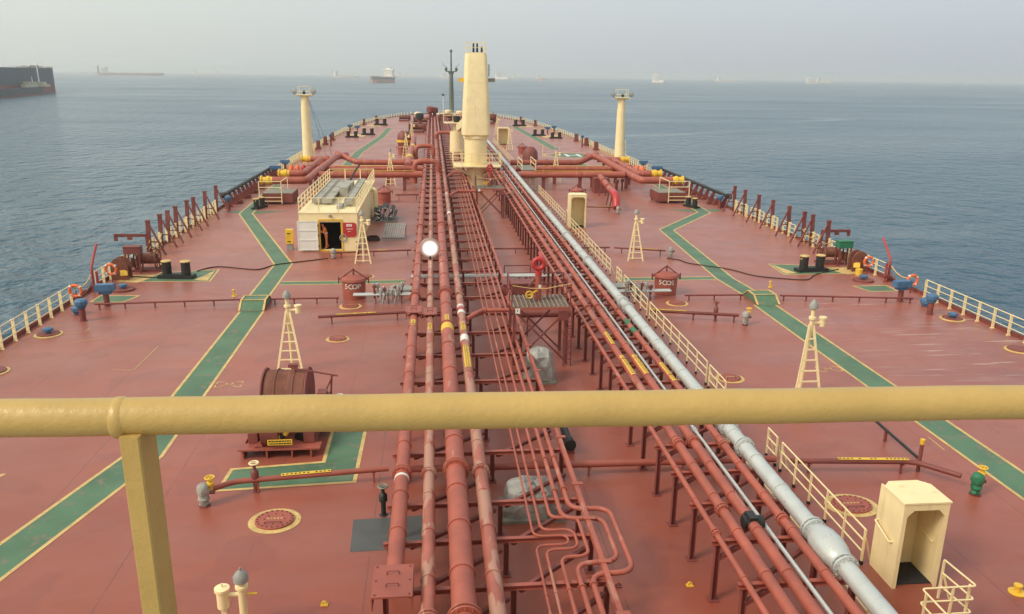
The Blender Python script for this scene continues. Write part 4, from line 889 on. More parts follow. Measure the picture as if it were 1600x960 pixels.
# person in the doorway
def person():
    t = thing('person', (-12.0, 56.75, .125), 'person in orange coverall leaning into the deckhouse doorway', 'person', rz=R(20)); t.scale = (1.02,)*3
    V_, E_, R_ = [], [], []
    def v(p, r): V_.append(p); R_.append(r); return len(V_)-1
    def ch(i, lst):
        for p, r in lst: j = v(p, r); E_.append((i, j)); i = j
        return i
    pel = v((0, 0, .95), .15)
    top = ch(pel, [((-.02, 0, 1.1), .14), ((-.08, .0, 1.28), .165), ((-.13, .0, 1.44), .12)])
    nk = ch(top, [((-.16, 0, 1.52), .058)])
    ch(nk, [((-.19, -.0, 1.6), .085), ((-.21, -.0, 1.69), .1), ((-.22, -.0, 1.76), .075)])
    for s in (-1, 1):
        k = ch(pel, [((.0, s*.1, .88), .1), ((.02+.03*s, s*.11, .5), .068), ((.05+.1*s, s*.12, .09), .05)]); ch(k, [((-.05+.1*s, s*.13, .03), .042), ((-.14+.1*s, s*.14, .025), .032)])
        h = ch(top, [((-.12, s*.2, 1.41), .075), ((-.2, s*.26, 1.17), .052), ((-.42, s*.2, 1.22), .042), ((-.48, s*.19, 1.25), .03)])
        for q in range(5): ch(h, [((-.52+.01*abs(q-2), s*.19+(q-2)*.018, 1.26-.004*q), .011), ((-.57+.012*abs(q-2), s*.19+(q-2)*.022, 1.25-.01*q), .009)])
    me = bpy.data.meshes.new('body'); me.from_pydata(V_, E_, [])
    o = link('body', me, t); sk = o.modifiers.new('skin', 'SKIN')
    for i, r in enumerate(R_): me.skin_vertices[0].data[i].radius = (r, r)
    me.skin_vertices[0].data[0].use_root = True
    o.modifiers.new('sub', 'SUBSURF').render_levels = 2
    me.materials.append(MAT['suit'])
    MB().lathe([(.105, 1.7), (.115, 1.74), (.1, 1.82), (.05, 1.86), (.0, 1.87)], (-.215, 0, 0), 14).build('cap', 'black', t, True)
    MB().box((-.315, 0, 1.66), (.035, .11, .1)).build('face', 'skin', t)
    MB().lathe([(.155, 1.06), (.158, 1.09), (.155, 1.12)], (-.02, 0, 0), 14).build('belt', 'white', t, True)
person()
# things on deck right of the deckhouse
t = thing('hose_bundle', (-8.6, 68.2, 0), 'heap of black and white hose ends beside the deckhouse', 'hose heap')
for i in range(34):
    x, z = random.uniform(-.85, .95), random.uniform(.12, 1.15)*1.0
    z = min(z, 1.3-abs(x)*.5); y = random.uniform(-.25, .25)
    o = MB().cyl((x, y, z), .1, 0, 2.2, 8, 'y').build('hose_length', 'black', t, True); MB().cyl((x, y-.012, z), .075, 0, .01, 8, 'y').build('hose_end', 'white' if i % 3 else 'grey', o)
MB().box((0, 1, .03), (2.2, 2.4, .06)).build('pallet', 'grey', t)
t = thing('grating_rack', (-7.4, 61.0, 0), 'rack of grey slats leaning on the deck beside the deckhouse', 'rack')
for i in range(10): MB().bar((-.8+i*.16, -1.2, .25), (-.65+i*.16, 1.1, .95), .09, .05).build('slat', 'grey', t)
MB().bar((-.9, -1.1, .18), (.8, -1.1, .18), .08).bar((-.8, .9, .82), (.9, .9, .82), .08).bar((-.75, .9, 0), (-.75, .9, .8), .07).bar((.8, .9, 0), (.8, .9, .8), .07).build('rack_frame', 'grey', t)
t = thing('rope_coil', (-9.0, 60.2, 0), 'dark rope coil lying at the foot of the deckhouse side', 'rope coil'); 
for k in range(4): MB().torus((0, 0, .05+.07*k), .5-.03*k, .045, 18, 6).build('rope_turn', 'rubber', t, True)

# ------------------------------------------------------------------ winch on the port deck
wt = thing('hose_winch', (-9.5, 24.6, 0), 'dark red winch with big flanged drum and yellow sign', 'winch')
MB().box((0, -.1, .33), (2.6, .5, .05)).box((0, 1.2, .3), (2.2, 2.6, .08)).build('base_frame', 'red', wt)
for x in (-1.15, -.4, .4, 1.0): MB().box((x, -.1, .15), (.05, .45, .3)).build('base_gusset', 'red', wt)
MB()._add([(x, y, z) for x in (-1.25, -1.18) for y, z in ((-.3, .0), (.3, .0), (.9, .34), (-.1, .34))], [(0, 1, 2, 3), (7, 6, 5, 4), (0, 4, 5, 1), (1, 5, 6, 2), (2, 6, 7, 3), (3, 7, 4, 0)]).build('base_gusset', 'red', wt)
for x, r, y in ((-.72, 1.14, 1.75), (.72, 1.14, 1.75)):
    MB().lathe([(.1, -.035), (r, -.035), (r+.02, 0), (r, .035), (.1, .035)], (x, y, 1.3), 36, 'x').build('drum_flange', 'darkred', wt, True)
MB().lathe([(1.0, -.69), (1.06, -.66), (1.08, -.2), (1.05, -.16), (1.05, .1), (1.09, .14), (1.08, .66), (1.0, .69)], (0, 1.75, 1.3), 40, 'x').build('drum_cover', 'rust', wt, True)
wt.scale.z = .94
for x in (-.3, .3): MB().torus((x, 1.75, 1.3), 1.09, .03, 36, 6, 'x').build('cover_strap', 'rust', wt, True)
MB().lathe([(.5, -.3), (.8, -.28), (.82, .28), (.5, .3)], (-.3, .45, .95), 28, 'x').build('brake_band', 'darkred', wt, True)
MB().box((1.2, 1.6, .8), (.5, .9, 1.2)).box((1.25, 1.2, 1.55), (.3, .4, .5)).build('gear_box', 'darkred', wt)
MB().bar((.2, 1.6, 2.55), (1.75, 1.5, 2.25), .05).bar((1.45, 1.5, .9), (1.55, 1.5, 2.3), .06).bar((1.2, 1.5, 1.4), (1.6, 1.5, 2.3), .12, .05).build('control_arm', 'darkred', wt)
MB().box((.25, 1.7, 2.6), (.3, .18, .12)).build('guard', 'darkred', wt)
w_ = MB().torus((-.05, -.12, .98), .3, .09, 24, 8, 'y').build('handwheel', 'yellow', wt, True)
for k in range(4): MB().torus((-.05, -.12, .98), .3, .094, 3, 8, 'y', k*1.57+.3, k*1.57+.85).build('black_band', 'black', w_, True)
MB().bar((-.8, -.2, .36), (-.3, -.2, .9), .06).bar((-.05, -.12, .98), (-.05, .3, 1.0), .08).build('spindle', 'red', wt)
sn = MB().box((0.05, -.37, .62), (.78, .03, .2)).build('sign_board', 'yellow', wt)
m = MB()
for z in (.67, .58):
    x = -.3
    while x < .38: l = random.uniform(.03, .08); m.box((x+l/2, -.387, z), (l, .004, .045)); x += l+.02
m.build('lettering', 'black', sn)
MB().box((.9, .4, .6), (.35, .7, .45)).box((-.9, .5, .55), (.3, .8, .4)).build('bearing_block', 'darkred', wt)
MB().tube([(.55, .3, .4), (.75, .6, .4)], .22, 10).build('motor', 'black', wt)

# ------------------------------------------------------------------ monitor platforms
def monitor_platform(x, y, label, near):
    t = thing('monitor_platform', (x, y, 0), label, 'monitor platform', 'foam monitor platforms'); Z = 2.62
    W, Dp = 1.25, 1.0
    g = MB().box((0, 0, Z-.09), (2*W, 2*Dp, .1)).build('frame', 'red', t)
    for k in range(13): MB().box((-W+.1+k*(2*W-.2)/12, 0, Z-.01), (.05, 2*Dp-.04, .05)).build('grating_bar', 'grating', g)
    for k in range(9): MB().box((0, -Dp+.12+k*(2*Dp-.24)/8, Z-.02), (2*W-.06, .03, .028)).build('grating_bar', 'grating', g)
    for a in (-1, 1):
        for b in (-1, 1): MB().bar((a*(W-.12), b*(Dp-.1), 0), (a*(W-.12), b*(Dp-.1), Z-.14), .12).build('leg', 'darkred', t)
    for b in (-1, 1): MB().bar((-W+.12, b*(Dp-.1), .1), (W-.12, b*(Dp-.1), Z-.2), .07).bar((-W+.12, b*(Dp-.14), Z-.2), (W-.12, b*(Dp-.14), .1), .07).build('cross_brace', 'darkred', t)
    r = MB()
    for z in (.5, 1.0):
        r.tube([(-W, Dp, Z+z), (-W, -Dp, Z+z)], .025, 6).tube([(W, Dp, Z+z), (W, -Dp, Z+z)], .025, 6).tube([(-W, Dp, Z+z), (W, Dp, Z+z)], .025, 6)
    for a in (-W, W):
        for b in (-Dp, 0, Dp): r.tube([(a, b, Z), (a, b, Z+1.0)], .028, 6)
    r.build('rail', 'darkred', t, True)
    MB().tube([(-W, -Dp, Z+.95), (-.5, -Dp, Z+.82), (.2, -Dp, Z+.8), (W, -Dp, Z+1.0)], .02, 5).build('safety_rope', 'line', t)
    mo = MB().tube([(0, .1, Z), (0, .1, Z+1.15)], .14, 12).build('monitor_pedestal', 'red', t, True)
    for a in (-1, 1): MB().bar((a*.12, .1, Z+.95), (a*.42, .1, Z+.6), .08).bar((a*.42, .1, Z+.62), (a*.42, .1, Z+.05), .09).build('monitor_strut', 'darkred', t)
    MB().tube([(0, .1, Z+1.1), (0, .1, Z+1.3)], .15, 12).torus((0, .1, Z+1.62), .22, .105, 20, 10, 'y').tube([(.15, .1, Z+1.8), (.15, .4, Z+1.86), (.13, .9, Z+1.92)], [.09, .085, .07], 10).build('foam_monitor', 'bright', t, True)
    MB().torus((-.42, -.2, Z+.32), .15, .03, 16, 6, 'y').bar((-.42, -.2, Z+.32), (-.05, 0, Z+.45), .06).box((-.42, -.2, Z+.32), (.3, .03, .04)).build('hand_wheel', 'yellow', t)
    MB().box((-W+.25, -Dp-.03, Z-.16), (.2, .02, .22)).build('number_plate', 'white', t); MB().box((.05, -.06, Z+.65), (.12, .012, .14)).build('name_plate', 'white', mo)
    if near:
        lt = link('letter', text_mesh('F', .17, 'darkred', .002), t, (-W+.25, -Dp-.043, Z-.16)); lt.rotation_euler.x = R(90)
    MB().box((W-.3, -Dp-.12, Z-.34), (.42, .2, .42)).build('equipment_box', 'darkred', t)
    l = MB()
    for s in (0, .32): l.bar((W+.05-s, -Dp-.16, 0), (W+.05-s, -Dp-.16, Z-.1), .05)
    for k in range(8): l.bar((W-.27, -Dp-.16, .3+.28*k), (W+.05, -Dp-.16, .3+.28*k), .035)
    l.build('ladder', 'darkred', t)
monitor_platform(0.05, 33.4, 'red foam monitor on grated platform between the two pipe racks, nearest one', True)
monitor_platform(0.5, 70.6, 'smaller looking red foam monitor platform just behind the crane end', False)
t = thing('valve_box', (0.0, 41.0, 0), 'dark red box behind the near monitor platform', 'box'); MB().box((0, 0, 1.1), (1.7, 1.0, .8)).box((0, 0, 1.52), (1.8, 1.1, .05)).build('box_body', 'darkred', t)
for a in (-.7, .7):
    for b in (-.35, .35): MB().bar((a, b, 0), (a, b, .7), .09).build('leg', 'darkred', t)

# ------------------------------------------------------------------ cream booths
def booth(x, y, label, hgt=2.3, w=1.15, d=1.1):
    t = thing('shelter_booth', (x, y, 0), label, 'booth', 'cream shelter booths'); th = .035; R_ = .28
    def rounded(w, z, ch):
        return [(-w/2, 0), (-w/2, z-ch), (-w/2+ch*.3, z-ch*.3), (-w/2+ch, z), (w/2-ch, z), (w/2-ch*.3, z-ch*.3), (w/2, z-ch), (w/2, 0)]
    # side walls with a rounded aft edge, back wall, roof
    for s in (-1, 1): MB().box((s*(w/2-th/2), 0, hgt/2), (th, d, hgt)).build('side_wall', 'cream', t)
    MB().box((0, d/2-th/2, hgt/2-.02), (w-2*th-.004, th, hgt-.04)).build('back_wall', 'cream', t)
    pts = [(-w/2-.03, -d/2-.03), (w/2+.03, -d/2-.03), (w/2+.03, d/2-.2), (w/2-.2, d/2+.03), (-w/2+.2, d/2+.03), (-w/2-.03, d/2-.2)]
    MB().prism(pts, hgt+.002, hgt+.045).build('roof', 'cream', t)
    a = MB(); fw = .1; ys = (-d/2-.012, -d/2-.002)
    for s in (-1, 1): a.bb(min(s*w/2, s*(w/2-fw)), max(s*w/2, s*(w/2-fw)), ys[0], ys[1], 0, hgt-.17)
    a.bb(-w/2, w/2, ys[0], ys[1], hgt-.168, hgt)
    for s in (-1, 1):
        i0, i1 = s*(w/2-fw), s*(w/2-fw-.16)
        a._add([(i0, y, z) for y in ys for z in (hgt-.17, hgt-.33)]+[(i1, y, hgt-.17) for y in ys], [(0, 1, 4), (2, 5, 3), (0, 2, 3, 1), (1, 3, 5, 4)])
    a.build('door_surround', 'cream', t)
    MB().tube(bend([(-w/2, d/2-.1, 1.35), (-w/2-.09, d/2-.1, 1.35), (-w/2-.09, -d/2+.25, 1.15), (-w/2, -d/2+.25, 1.15)], .08, 4), .022, 8).build('grab_rail', 'cream', t, True)
    MB().tube([(w/2-.06, d/2-.2, 1.15), (w/2-.06, -d/2+.3, 1.05)], .02, 6).build('grab_rail', 'cream', t); MB().box((0, .05, .01), (w-.1, d-.15, .02)).build('floor_mat', 'dark', t)
    MB().tube([(-.3, d/2-.3, hgt+.045), (-.3, d/2-.3, hgt+.1), (-.22, d/2-.3, hgt+.1), (-.22, d/2-.3, hgt+.045)], .012, 5).build('lifting_eye', 'cream', t)
booth(7.22, 16.62, 'large cream open booth in the right foreground', 2.3, 1.15, 1.05)
booth(7.35, 65.3, 'cream open booth farther along the starboard walkway', 2.7, 1.35, 1.2)
booth(8.2, 148, 'very small distant cream booth right of the crane', 3.0, 1.9, 1.4)

# ------------------------------------------------------------------ walkway railings beside the silver pipe
wpost = MB().box((0, 0, .5), (.05, .05, 1.0)).mesh('post', 'cream'); wfoot = MB().box((0, 0, .05), (.07, .09, .1)).mesh('foot', 'black')
def walk_rail(x, y0, y1, step, label, z0=0.0, slope=None, brace=True):
    t = thing('walkway_railing', (x, y0, z0), label, 'railing', 'cream railings beside the silver pipe')
    k = max(1, round((y1-y0)/step))
    for i in range(k+1):
        link('post', wpost, t, (0, (y1-y0)*i/k, 0)); link('foot', wfoot, t, (0, (y1-y0)*i/k, 0))
    for z in (1.0, .68, .36): MB().tube([(0, -.03, z), (0, y1-y0+.03, z)], .024, 8).build('rail_bar', 'cream', t, True)
    if brace:
        for yy in (0.02, y1-y0): MB().bar((0.04, yy, .75), (.32, yy+.1, 0), .04).build('brace', 'cream', t)
walk_rail(6.42, 17.15, 22.2, 1.02, 'cream railing left of the near booth'); walk_rail(6.42, 22.6, 23.3, .7, 'tiny cream railing section between two walkway railings')
walk_rail(6.48, 27.5, 29.3, .9, 'short low cream railing at the far side of the foreground handrail', -.0); walk_rail(6.5, 29.7, 38.6, 1.28, 'long cream railing right of the silver pipe in mid view')
walk_rail(6.52, 39.2, 44.4, 1.25, 'cream railing left of the 5COS hatch'); walk_rail(6.55, 45.3, 46.5, .6, 'small cream railing at the crossing walkway'); walk_rail(6.55, 48.3, 55.5, 1.2, 'cream railing left of the far starboard vent mast'); walk_rail(6.6, 56.1, 63.8, 1.2, 'cream railing aft of the far booth'); walk_rail(6.6, 66.4, 84, 1.25, 'cream railing forward of the far booth'); walk_rail(6.6, 98, 150, 2.5, 'distant cream railing running past the crane')
walk_rail(5.3, 10, 27.6, 1.6, 'cream railing hugging the silver pipe nearest the viewer', 0, None, False); walk_rail(5.32, 29.5, 60, 1.7, 'cream railing hugging the silver pipe in mid view', 0, None, False)
# looped railing in the right corner
t = thing('stair_railing', (6.62, 13.9, 0), 'zigzag cream stair railing at the lower right corner', 'railing')
for z, in ((1.05,), (.7,), (.35,)):
    MB().tube(bend([(-.25, -2.6, z), (-.25, .72, z), (1.05, .72, z), (.95, 1.75, z)] if z > 1 else [(-.25, -2.6, z), (-.25, .72, z), (1.05, .72, z), (.95, 1.75, z)], .08, 4), .022, 8).build('rail_bar', 'cream', t, True)
for p in ((-.25, .55), (-.25, -.8), (.5, .72), (.95, 1.75), (.95, .8)): MB().box((p[0], p[1], .52), (.045, .045, 1.04)).build('post', 'cream', t)
MB().bar((.95, 1.7, .7), (1.2, 1.7, 0), .04).build('brace', 'cream', t)

# ------------------------------------------------------------------ cross deck lines, hydrants
def cross_line(pts, z, r, label, step=2.0, mat='darkred', yel=None, group='cross deck pipes'):
    o = Vector((pts[0][0], pts[0][1], 0)); t = thing('cross_pipe', o, label, 'pipe', group)
    P = [Vector((p[0], p[1], p[2] if len(p) > 2 else z))-o for p in pts]
    MB().tube(bend(P, .35), r, 10).build('pipe_run', mat, t, True)
    a, b = max(zip(P, P[1:]), key=lambda e: (e[1]-e[0]).length); L_ = (b-a).length; k = max(1, int(L_/step)); d = (b-a)/k
    sm = MB().box((0, 0, -.5), (.06, .06, 1.0)).box((0, 0, 0.0), (.1, r*2.6, .05)).mesh('pipe_foot', mat)
    for i in range(k+1):
        q = a+d*(i+0.0) if i else a+d*.15
        if i == k: q = a+d*(k-.1)
        s = link('pipe_foot', sm, t, (q.x, q.y, q.z-r)); s.scale.z = (z-r)/1.0
    if yel:
        for u0, u1 in yel:
            sa, sb = max(zip(P, P[1:]), key=lambda e: (e[1]-e[0]).length); q0, q1 = sa.lerp(sb, u0), sa.lerp(sb, u1); MB().bar(q0+Vector((0, 0, r+.006)), q1+Vector((0, 0, r+.006)), r*1.7, .012).build('pipe_label', 'yellow', t)
            n_ = int((q1-q0).length/.12); m = MB()
            for i in range(n_):
                if random.random() < .8: c_ = q0.lerp(q1, (i+.5)/n_)+Vector((0, 0, r+.0135)); m.bar(c_-(q1-q0).normalized()*.035, c_+(q1-q0).normalized()*.035, r*.7, .002)
            m.build('lettering', 'black', t)
    return t
cross_line([(-22.1, 42.2), (-14.7, 42.75)], .3, .05, 'thin dark red pipe on short feet across the port deck', 1.25); cross_line([(-13.2, 42.75), (-9.6, 42.8)], .3, .05, 'thin dark red pipe between the port walkway and the 5COP hatch', 1.2)
cross_line([(9.5, 42.3), (12.9, 42.25)], .3, .05, 'thin dark red pipe between the 5COS hatch and the starboard walkway', 1.2); cross_line([(14.9, 42.0), (22.2, 41.0)], .3, .05, 'thin dark red pipe on short feet across the starboard deck', 1.3)
cross_line([(-10.2, 38.9), (-5.9, 39.5)], .4, .075, 'dark red pipe with yellow strip running from the port vent mast', 2.2, 'darkred', [(.2, .65)]); cross_line([(6.6, 39.1), (11.0, 38.0)], .4, .085, 'dark red pipe crossing right of the railing with yellow strip', 2.2, 'darkred', [(0, .42)])
cross_line([(-10.9, 21.6), (-10.4, 22.0), (-5.9, 22.5)], .42, .085, 'dark red hydrant pipe with yellow label in the left foreground', 2.4, 'red', [(.3, .62)]); cross_line([(-5.7, 22.5), (6.3, 22.35)], .38, .11, 'dark red pipe crossing under both pipe racks in the foreground', 3, 'red')
cross_line([(6.7, 22.1), (10.6, 21.75), (11.5, 20.75)], .42, .085, 'dark red hydrant pipe with yellow label behind the near booth', 2.4, 'darkred', [(.38, .95)])
cross_line([(-11.1, 54.2), (-6.0, 54.9)], .35, .06, 'dark red hydrant pipe in front of the deckhouse', 2, 'darkred', [(.1, .3), (.55, .68)]); cross_line([(-5.5, 55.0), (8, 55.2)], .35, .06, 'dark red pipe crossing under the racks past the deckhouse', 3); cross_line([(8.3, 55.1), (11.7, 53.9)], .35, .06, 'dark red hydrant pipe beside the far starboard vent mast', 2, 'darkred', [(.45, .85)])
cross_line([(8.6, 73.6), (12.2, 73.3)], .35, .06, 'dark red hydrant pipe ahead of the far booth', 2, 'darkred', [(.5, .95)]); cross_line([(-8.6, 28.2), (-5.8, 28.4)], .35, .05, 'thin dark red pipe right of the red winch', 1.6); cross_line([(-8.2, 80.6), (-5.9, 80.7)], .5, .08, 'short dark red pipe right of the hatch behind the deckhouse', 2)
cross_line([(-0.4, 36.4), (2.0, 36.4)], 1.15, .2, 'thick dark red pipe below the near monitor platform', 2.2, 'darkred')
def hydrant(x, y, label, wheel='yellow', wrap='cloth', head='yellow'):
    t = thing('hydrant', (x, y, 0), label, 'hydrant', 'deck hydrants')
    if wheel:
        MB().tube([(.18, .1, .42), (.18, .1, .75)], .07, 10).lathe([(.12, .62), (.12, .68), (.06, .7)], (.18, .1, 0), 12).build('valve_stem', head, t, True)
        w = MB().torus((.18, .1, .84), .13, .022, 18, 6); w.bar((.05, .1, .84), (.31, .1, .84), .03).bar((.18, -.03, .84), (.18, .23, .84), .03).bar((.18, .1, .7), (.18, .1, .85), .04).build('hand_wheel', wheel, t, True)
    m = MB()
    prof = [(.1, 0), (.14, .05), (.12, .14), (.17, .22), (.14, .32), (.16, .36), (.19, .46), (.17, .6), (.1, .68), (.02, .7)]
    m.lathe(prof, (0, 0, .02), 12)
    m.v = [(vx+random.uniform(-.02, .02), vy+random.uniform(-.02, .02), vz) for vx, vy, vz in m.v]
    m.build('wrapped_valve' if wrap == 'cloth' else 'valve_body', wrap, t, True)
    MB().lathe([(.17, 0.0), (.17, .03)], n=10).build('base_flange', 'darkred', t); MB().cyl((0, .05, .4), .06, 0, .3, 8, 'x').build('outlet', 'darkred', t)
hydrant(-11.1, 21.4, 'cloth wrapped hydrant with yellow hand wheel in the left foreground'); hydrant(11.75, 20.35, 'green covered hydrant with yellow hand wheel right of the near booth', 'yellow', 'greenp'); hydrant(11.2, 37.6, 'cloth wrapped hydrant with yellow wheel right of the 5COS hatch line')
hydrant(-11.2, 53.9, 'cloth wrapped hydrant in front of the deckhouse door', None); hydrant(11.9, 53.4, 'cloth wrapped hydrant beside the far starboard vent mast', None); hydrant(12.3, 71.6, 'cloth wrapped hydrant under the bright red elbow', None); hydrant(9.6, 77.6, 'cloth wrapped hydrant far along right of the far booth', None)
def valve_post(x, y, h, label, wheel='cream', body='darkred'):
    t = thing('valve_post', (x, y, 0), label, 'valve', 'upright deck valves')
    MB().lathe([(.13, 0), (.07, .03), (.07, h*.45), (.12, h*.5), (.12, h*.7), (.08, h*.75), (.05, h*.8), (.05, h)], n=10).build('valve_body', body, t, True)
    MB().torus((0, 0, h), .13, .025, 16, 6).bar((-.12, 0, h), (.12, 0, h), .03).build('hand_wheel', wheel, t, True)
valve_post(-9.8, 22.1, .95, 'dark red upright valve with cream wheel on the green winch pad'); valve_post(9.9, 38.35, 1.0, 'dark red upright valve on the starboard cross pipe', 'rust'); valve_post(-9.6, 54.6, 1.0, 'dark red upright valve by the deckhouse sign', 'rust'); valve_post(9.7, 73.7, 1.1, 'dark red upright valve ahead of the far booth', 'rust'); valve_post(-8.0, 28.3, .5, 'small pale valve pair right of the red winch', 'white', 'rust'); valve_post(-5.95, 20.5, .9, 'black upright valve on the dark grey deck patch', 'grating', 'black')
# walkway ramps over the thin cross pipe
for x, y, nm in ((-14.0, 42.55, 'port'), (13.9, 42.2, 'starboard')):
    t = thing('walkway_ramp', (x, y, 0), f'green topped hump where the {nm} walkway bridges the thin pipe', 'ramp', 'walkway ramps')
    sec = [(-1.1, .012), (-.45, .42), (.45, .42), (1.1, .012)]
    MB()._add([(a, b, z) for a in (-.62, .62) for b, z in sec], [(0, 4, 5, 1), (1, 5, 6, 2), (2, 6, 7, 3), (0, 1, 2, 3), (7, 6, 5, 4)]).build('ramp_plate', 'green', t)
    m = MB()
    for a in (-.62, .62):
        for p, q in zip(sec, sec[1:]): m.bar((a, p[0], p[1]+.02), (a, q[0], q[1]+.02), .1, .035)
    m.bar((-.6, -.45, .44), (.6, -.45, .44), .09, .02).bar((-.6, .45, .44), (.6, .45, .44), .09, .02); m.build('yellow_edge', 'line', t)
# grey heating manifolds by the hatches
for s, nm, y in ((-1, 'port', 42.9), (1, 'starboard', 42.9)):
    t = thing('heating_manifold', (s*6.95, y, 0), f'grey cluster of small valves beside the {"5COP" if s < 0 else "5COS"} hatch', 'valve cluster', 'grey valve clusters')
    for dy in (-.12, .12): MB().tube([(s*1.9, dy, .44), (-s*1.7, dy, .44)], .065, 8).build('silver_pipe', 'silver', t, True)
    for i in range(9):
        x = -s*.75+s*i*.19; h = random.uniform(.7, 1.25); dy = random.uniform(-.4, .35)
        MB().lathe([(.05, .2), (.05, h-.25), (.11, h-.22), (.11, h-.1), (.04, h-.08), (.03, h)], (x, dy, 0), 8).build('valve', ('silver', 'cloth', 'rust')[i % 3] if i % 3 else 'galv', t, True)
        MB().torus((x, dy, h), .09, .018, 12, 5).build('hand_wheel', 'galv', t, True)
    for x in (-.7, 0, .7): MB().bar((x, -.1, 0), (x, -.1, .7), .07).bar((x, -.35, 0), (x, .3, .6), .05).build('bracket', 'darkred', t)
    for x in (-.3, .35): MB().tube([(x, -.45, .05), (x+.1, -.5, .5), (x, -.1, .75)], .05, 8).build('lagged_drain', 'cloth', t, True)
t = thing('silver_cross_pipe', (-5, 46.0, 0), 'silver pipe pair crossing low under both pipe racks', 'pipe')
for dy in (0, .35): MB().tube([(-.8, dy, .6), (10.5, dy, .6)], .08, 10).build('pipe_run', 'silver', t, True)
for x in (0, 3, 6, 9): MB().box((x, .17, .26), (.1, .5, .52)).build('pipe_foot', 'darkred', t)
for s in (-1, 1):
    t = thing('grey_deck_plate', (s*6.3, 44.7, 0), f'flat grey raised plate beside the {"port" if s < 0 else "starboard"} silver cross pipe', 'plate'); MB().box((0, 0, .3), (1.3, 1.0, .06)).build('plate_top', 'grey', t); MB().bar((-.5, 0, 0), (-.5, 0, .27), .08).bar((.5, 0, 0), (.5, 0, .27), .08).build('leg', 'grey', t)
# hoses on deck
def hose(pts, r, label, mat='rubber'):
    P = [at(*p, r) for p in pts]; o = P[0].copy(); Q = []
    for i in range(len(P)-1):
        p0 = P[max(0, i-1)]; p1, p2 = P[i], P[i+1]; p3 = P[min(len(P)-1, i+2)]
        for k in range(6):
            u = k/6; Q.append(.5*((2*p1)+(p2-p0)*u+(2*p0-5*p1+4*p2-p3)*u*u+(3*p1-p0-3*p2+p3)*u**3))
    Q.append(P[-1]); tag(MB().tube([q-o for q in Q], r, 8).build('hose', mat, None, True, o), label, 'hose')
hose([(308, 424), (325, 419), (345, 417), (380, 420), (405, 421), (430, 414), (470, 409), (512, 404)], .036, 'dark hose snaking from the port bollard to the deckhouse hydrant'); hose([(200, 432), (260, 434), (285, 430)], .036, 'dark hose from the port reel to the bollard')
hose([(1042, 404), (1060, 406), (1075, 411), (1100, 415), (1140, 421), (1180, 431), (1230, 436), (1262, 437), (1275, 429), (1310, 421)], .036, 'dark hose snaking from the starboard hydrant to the bollard')

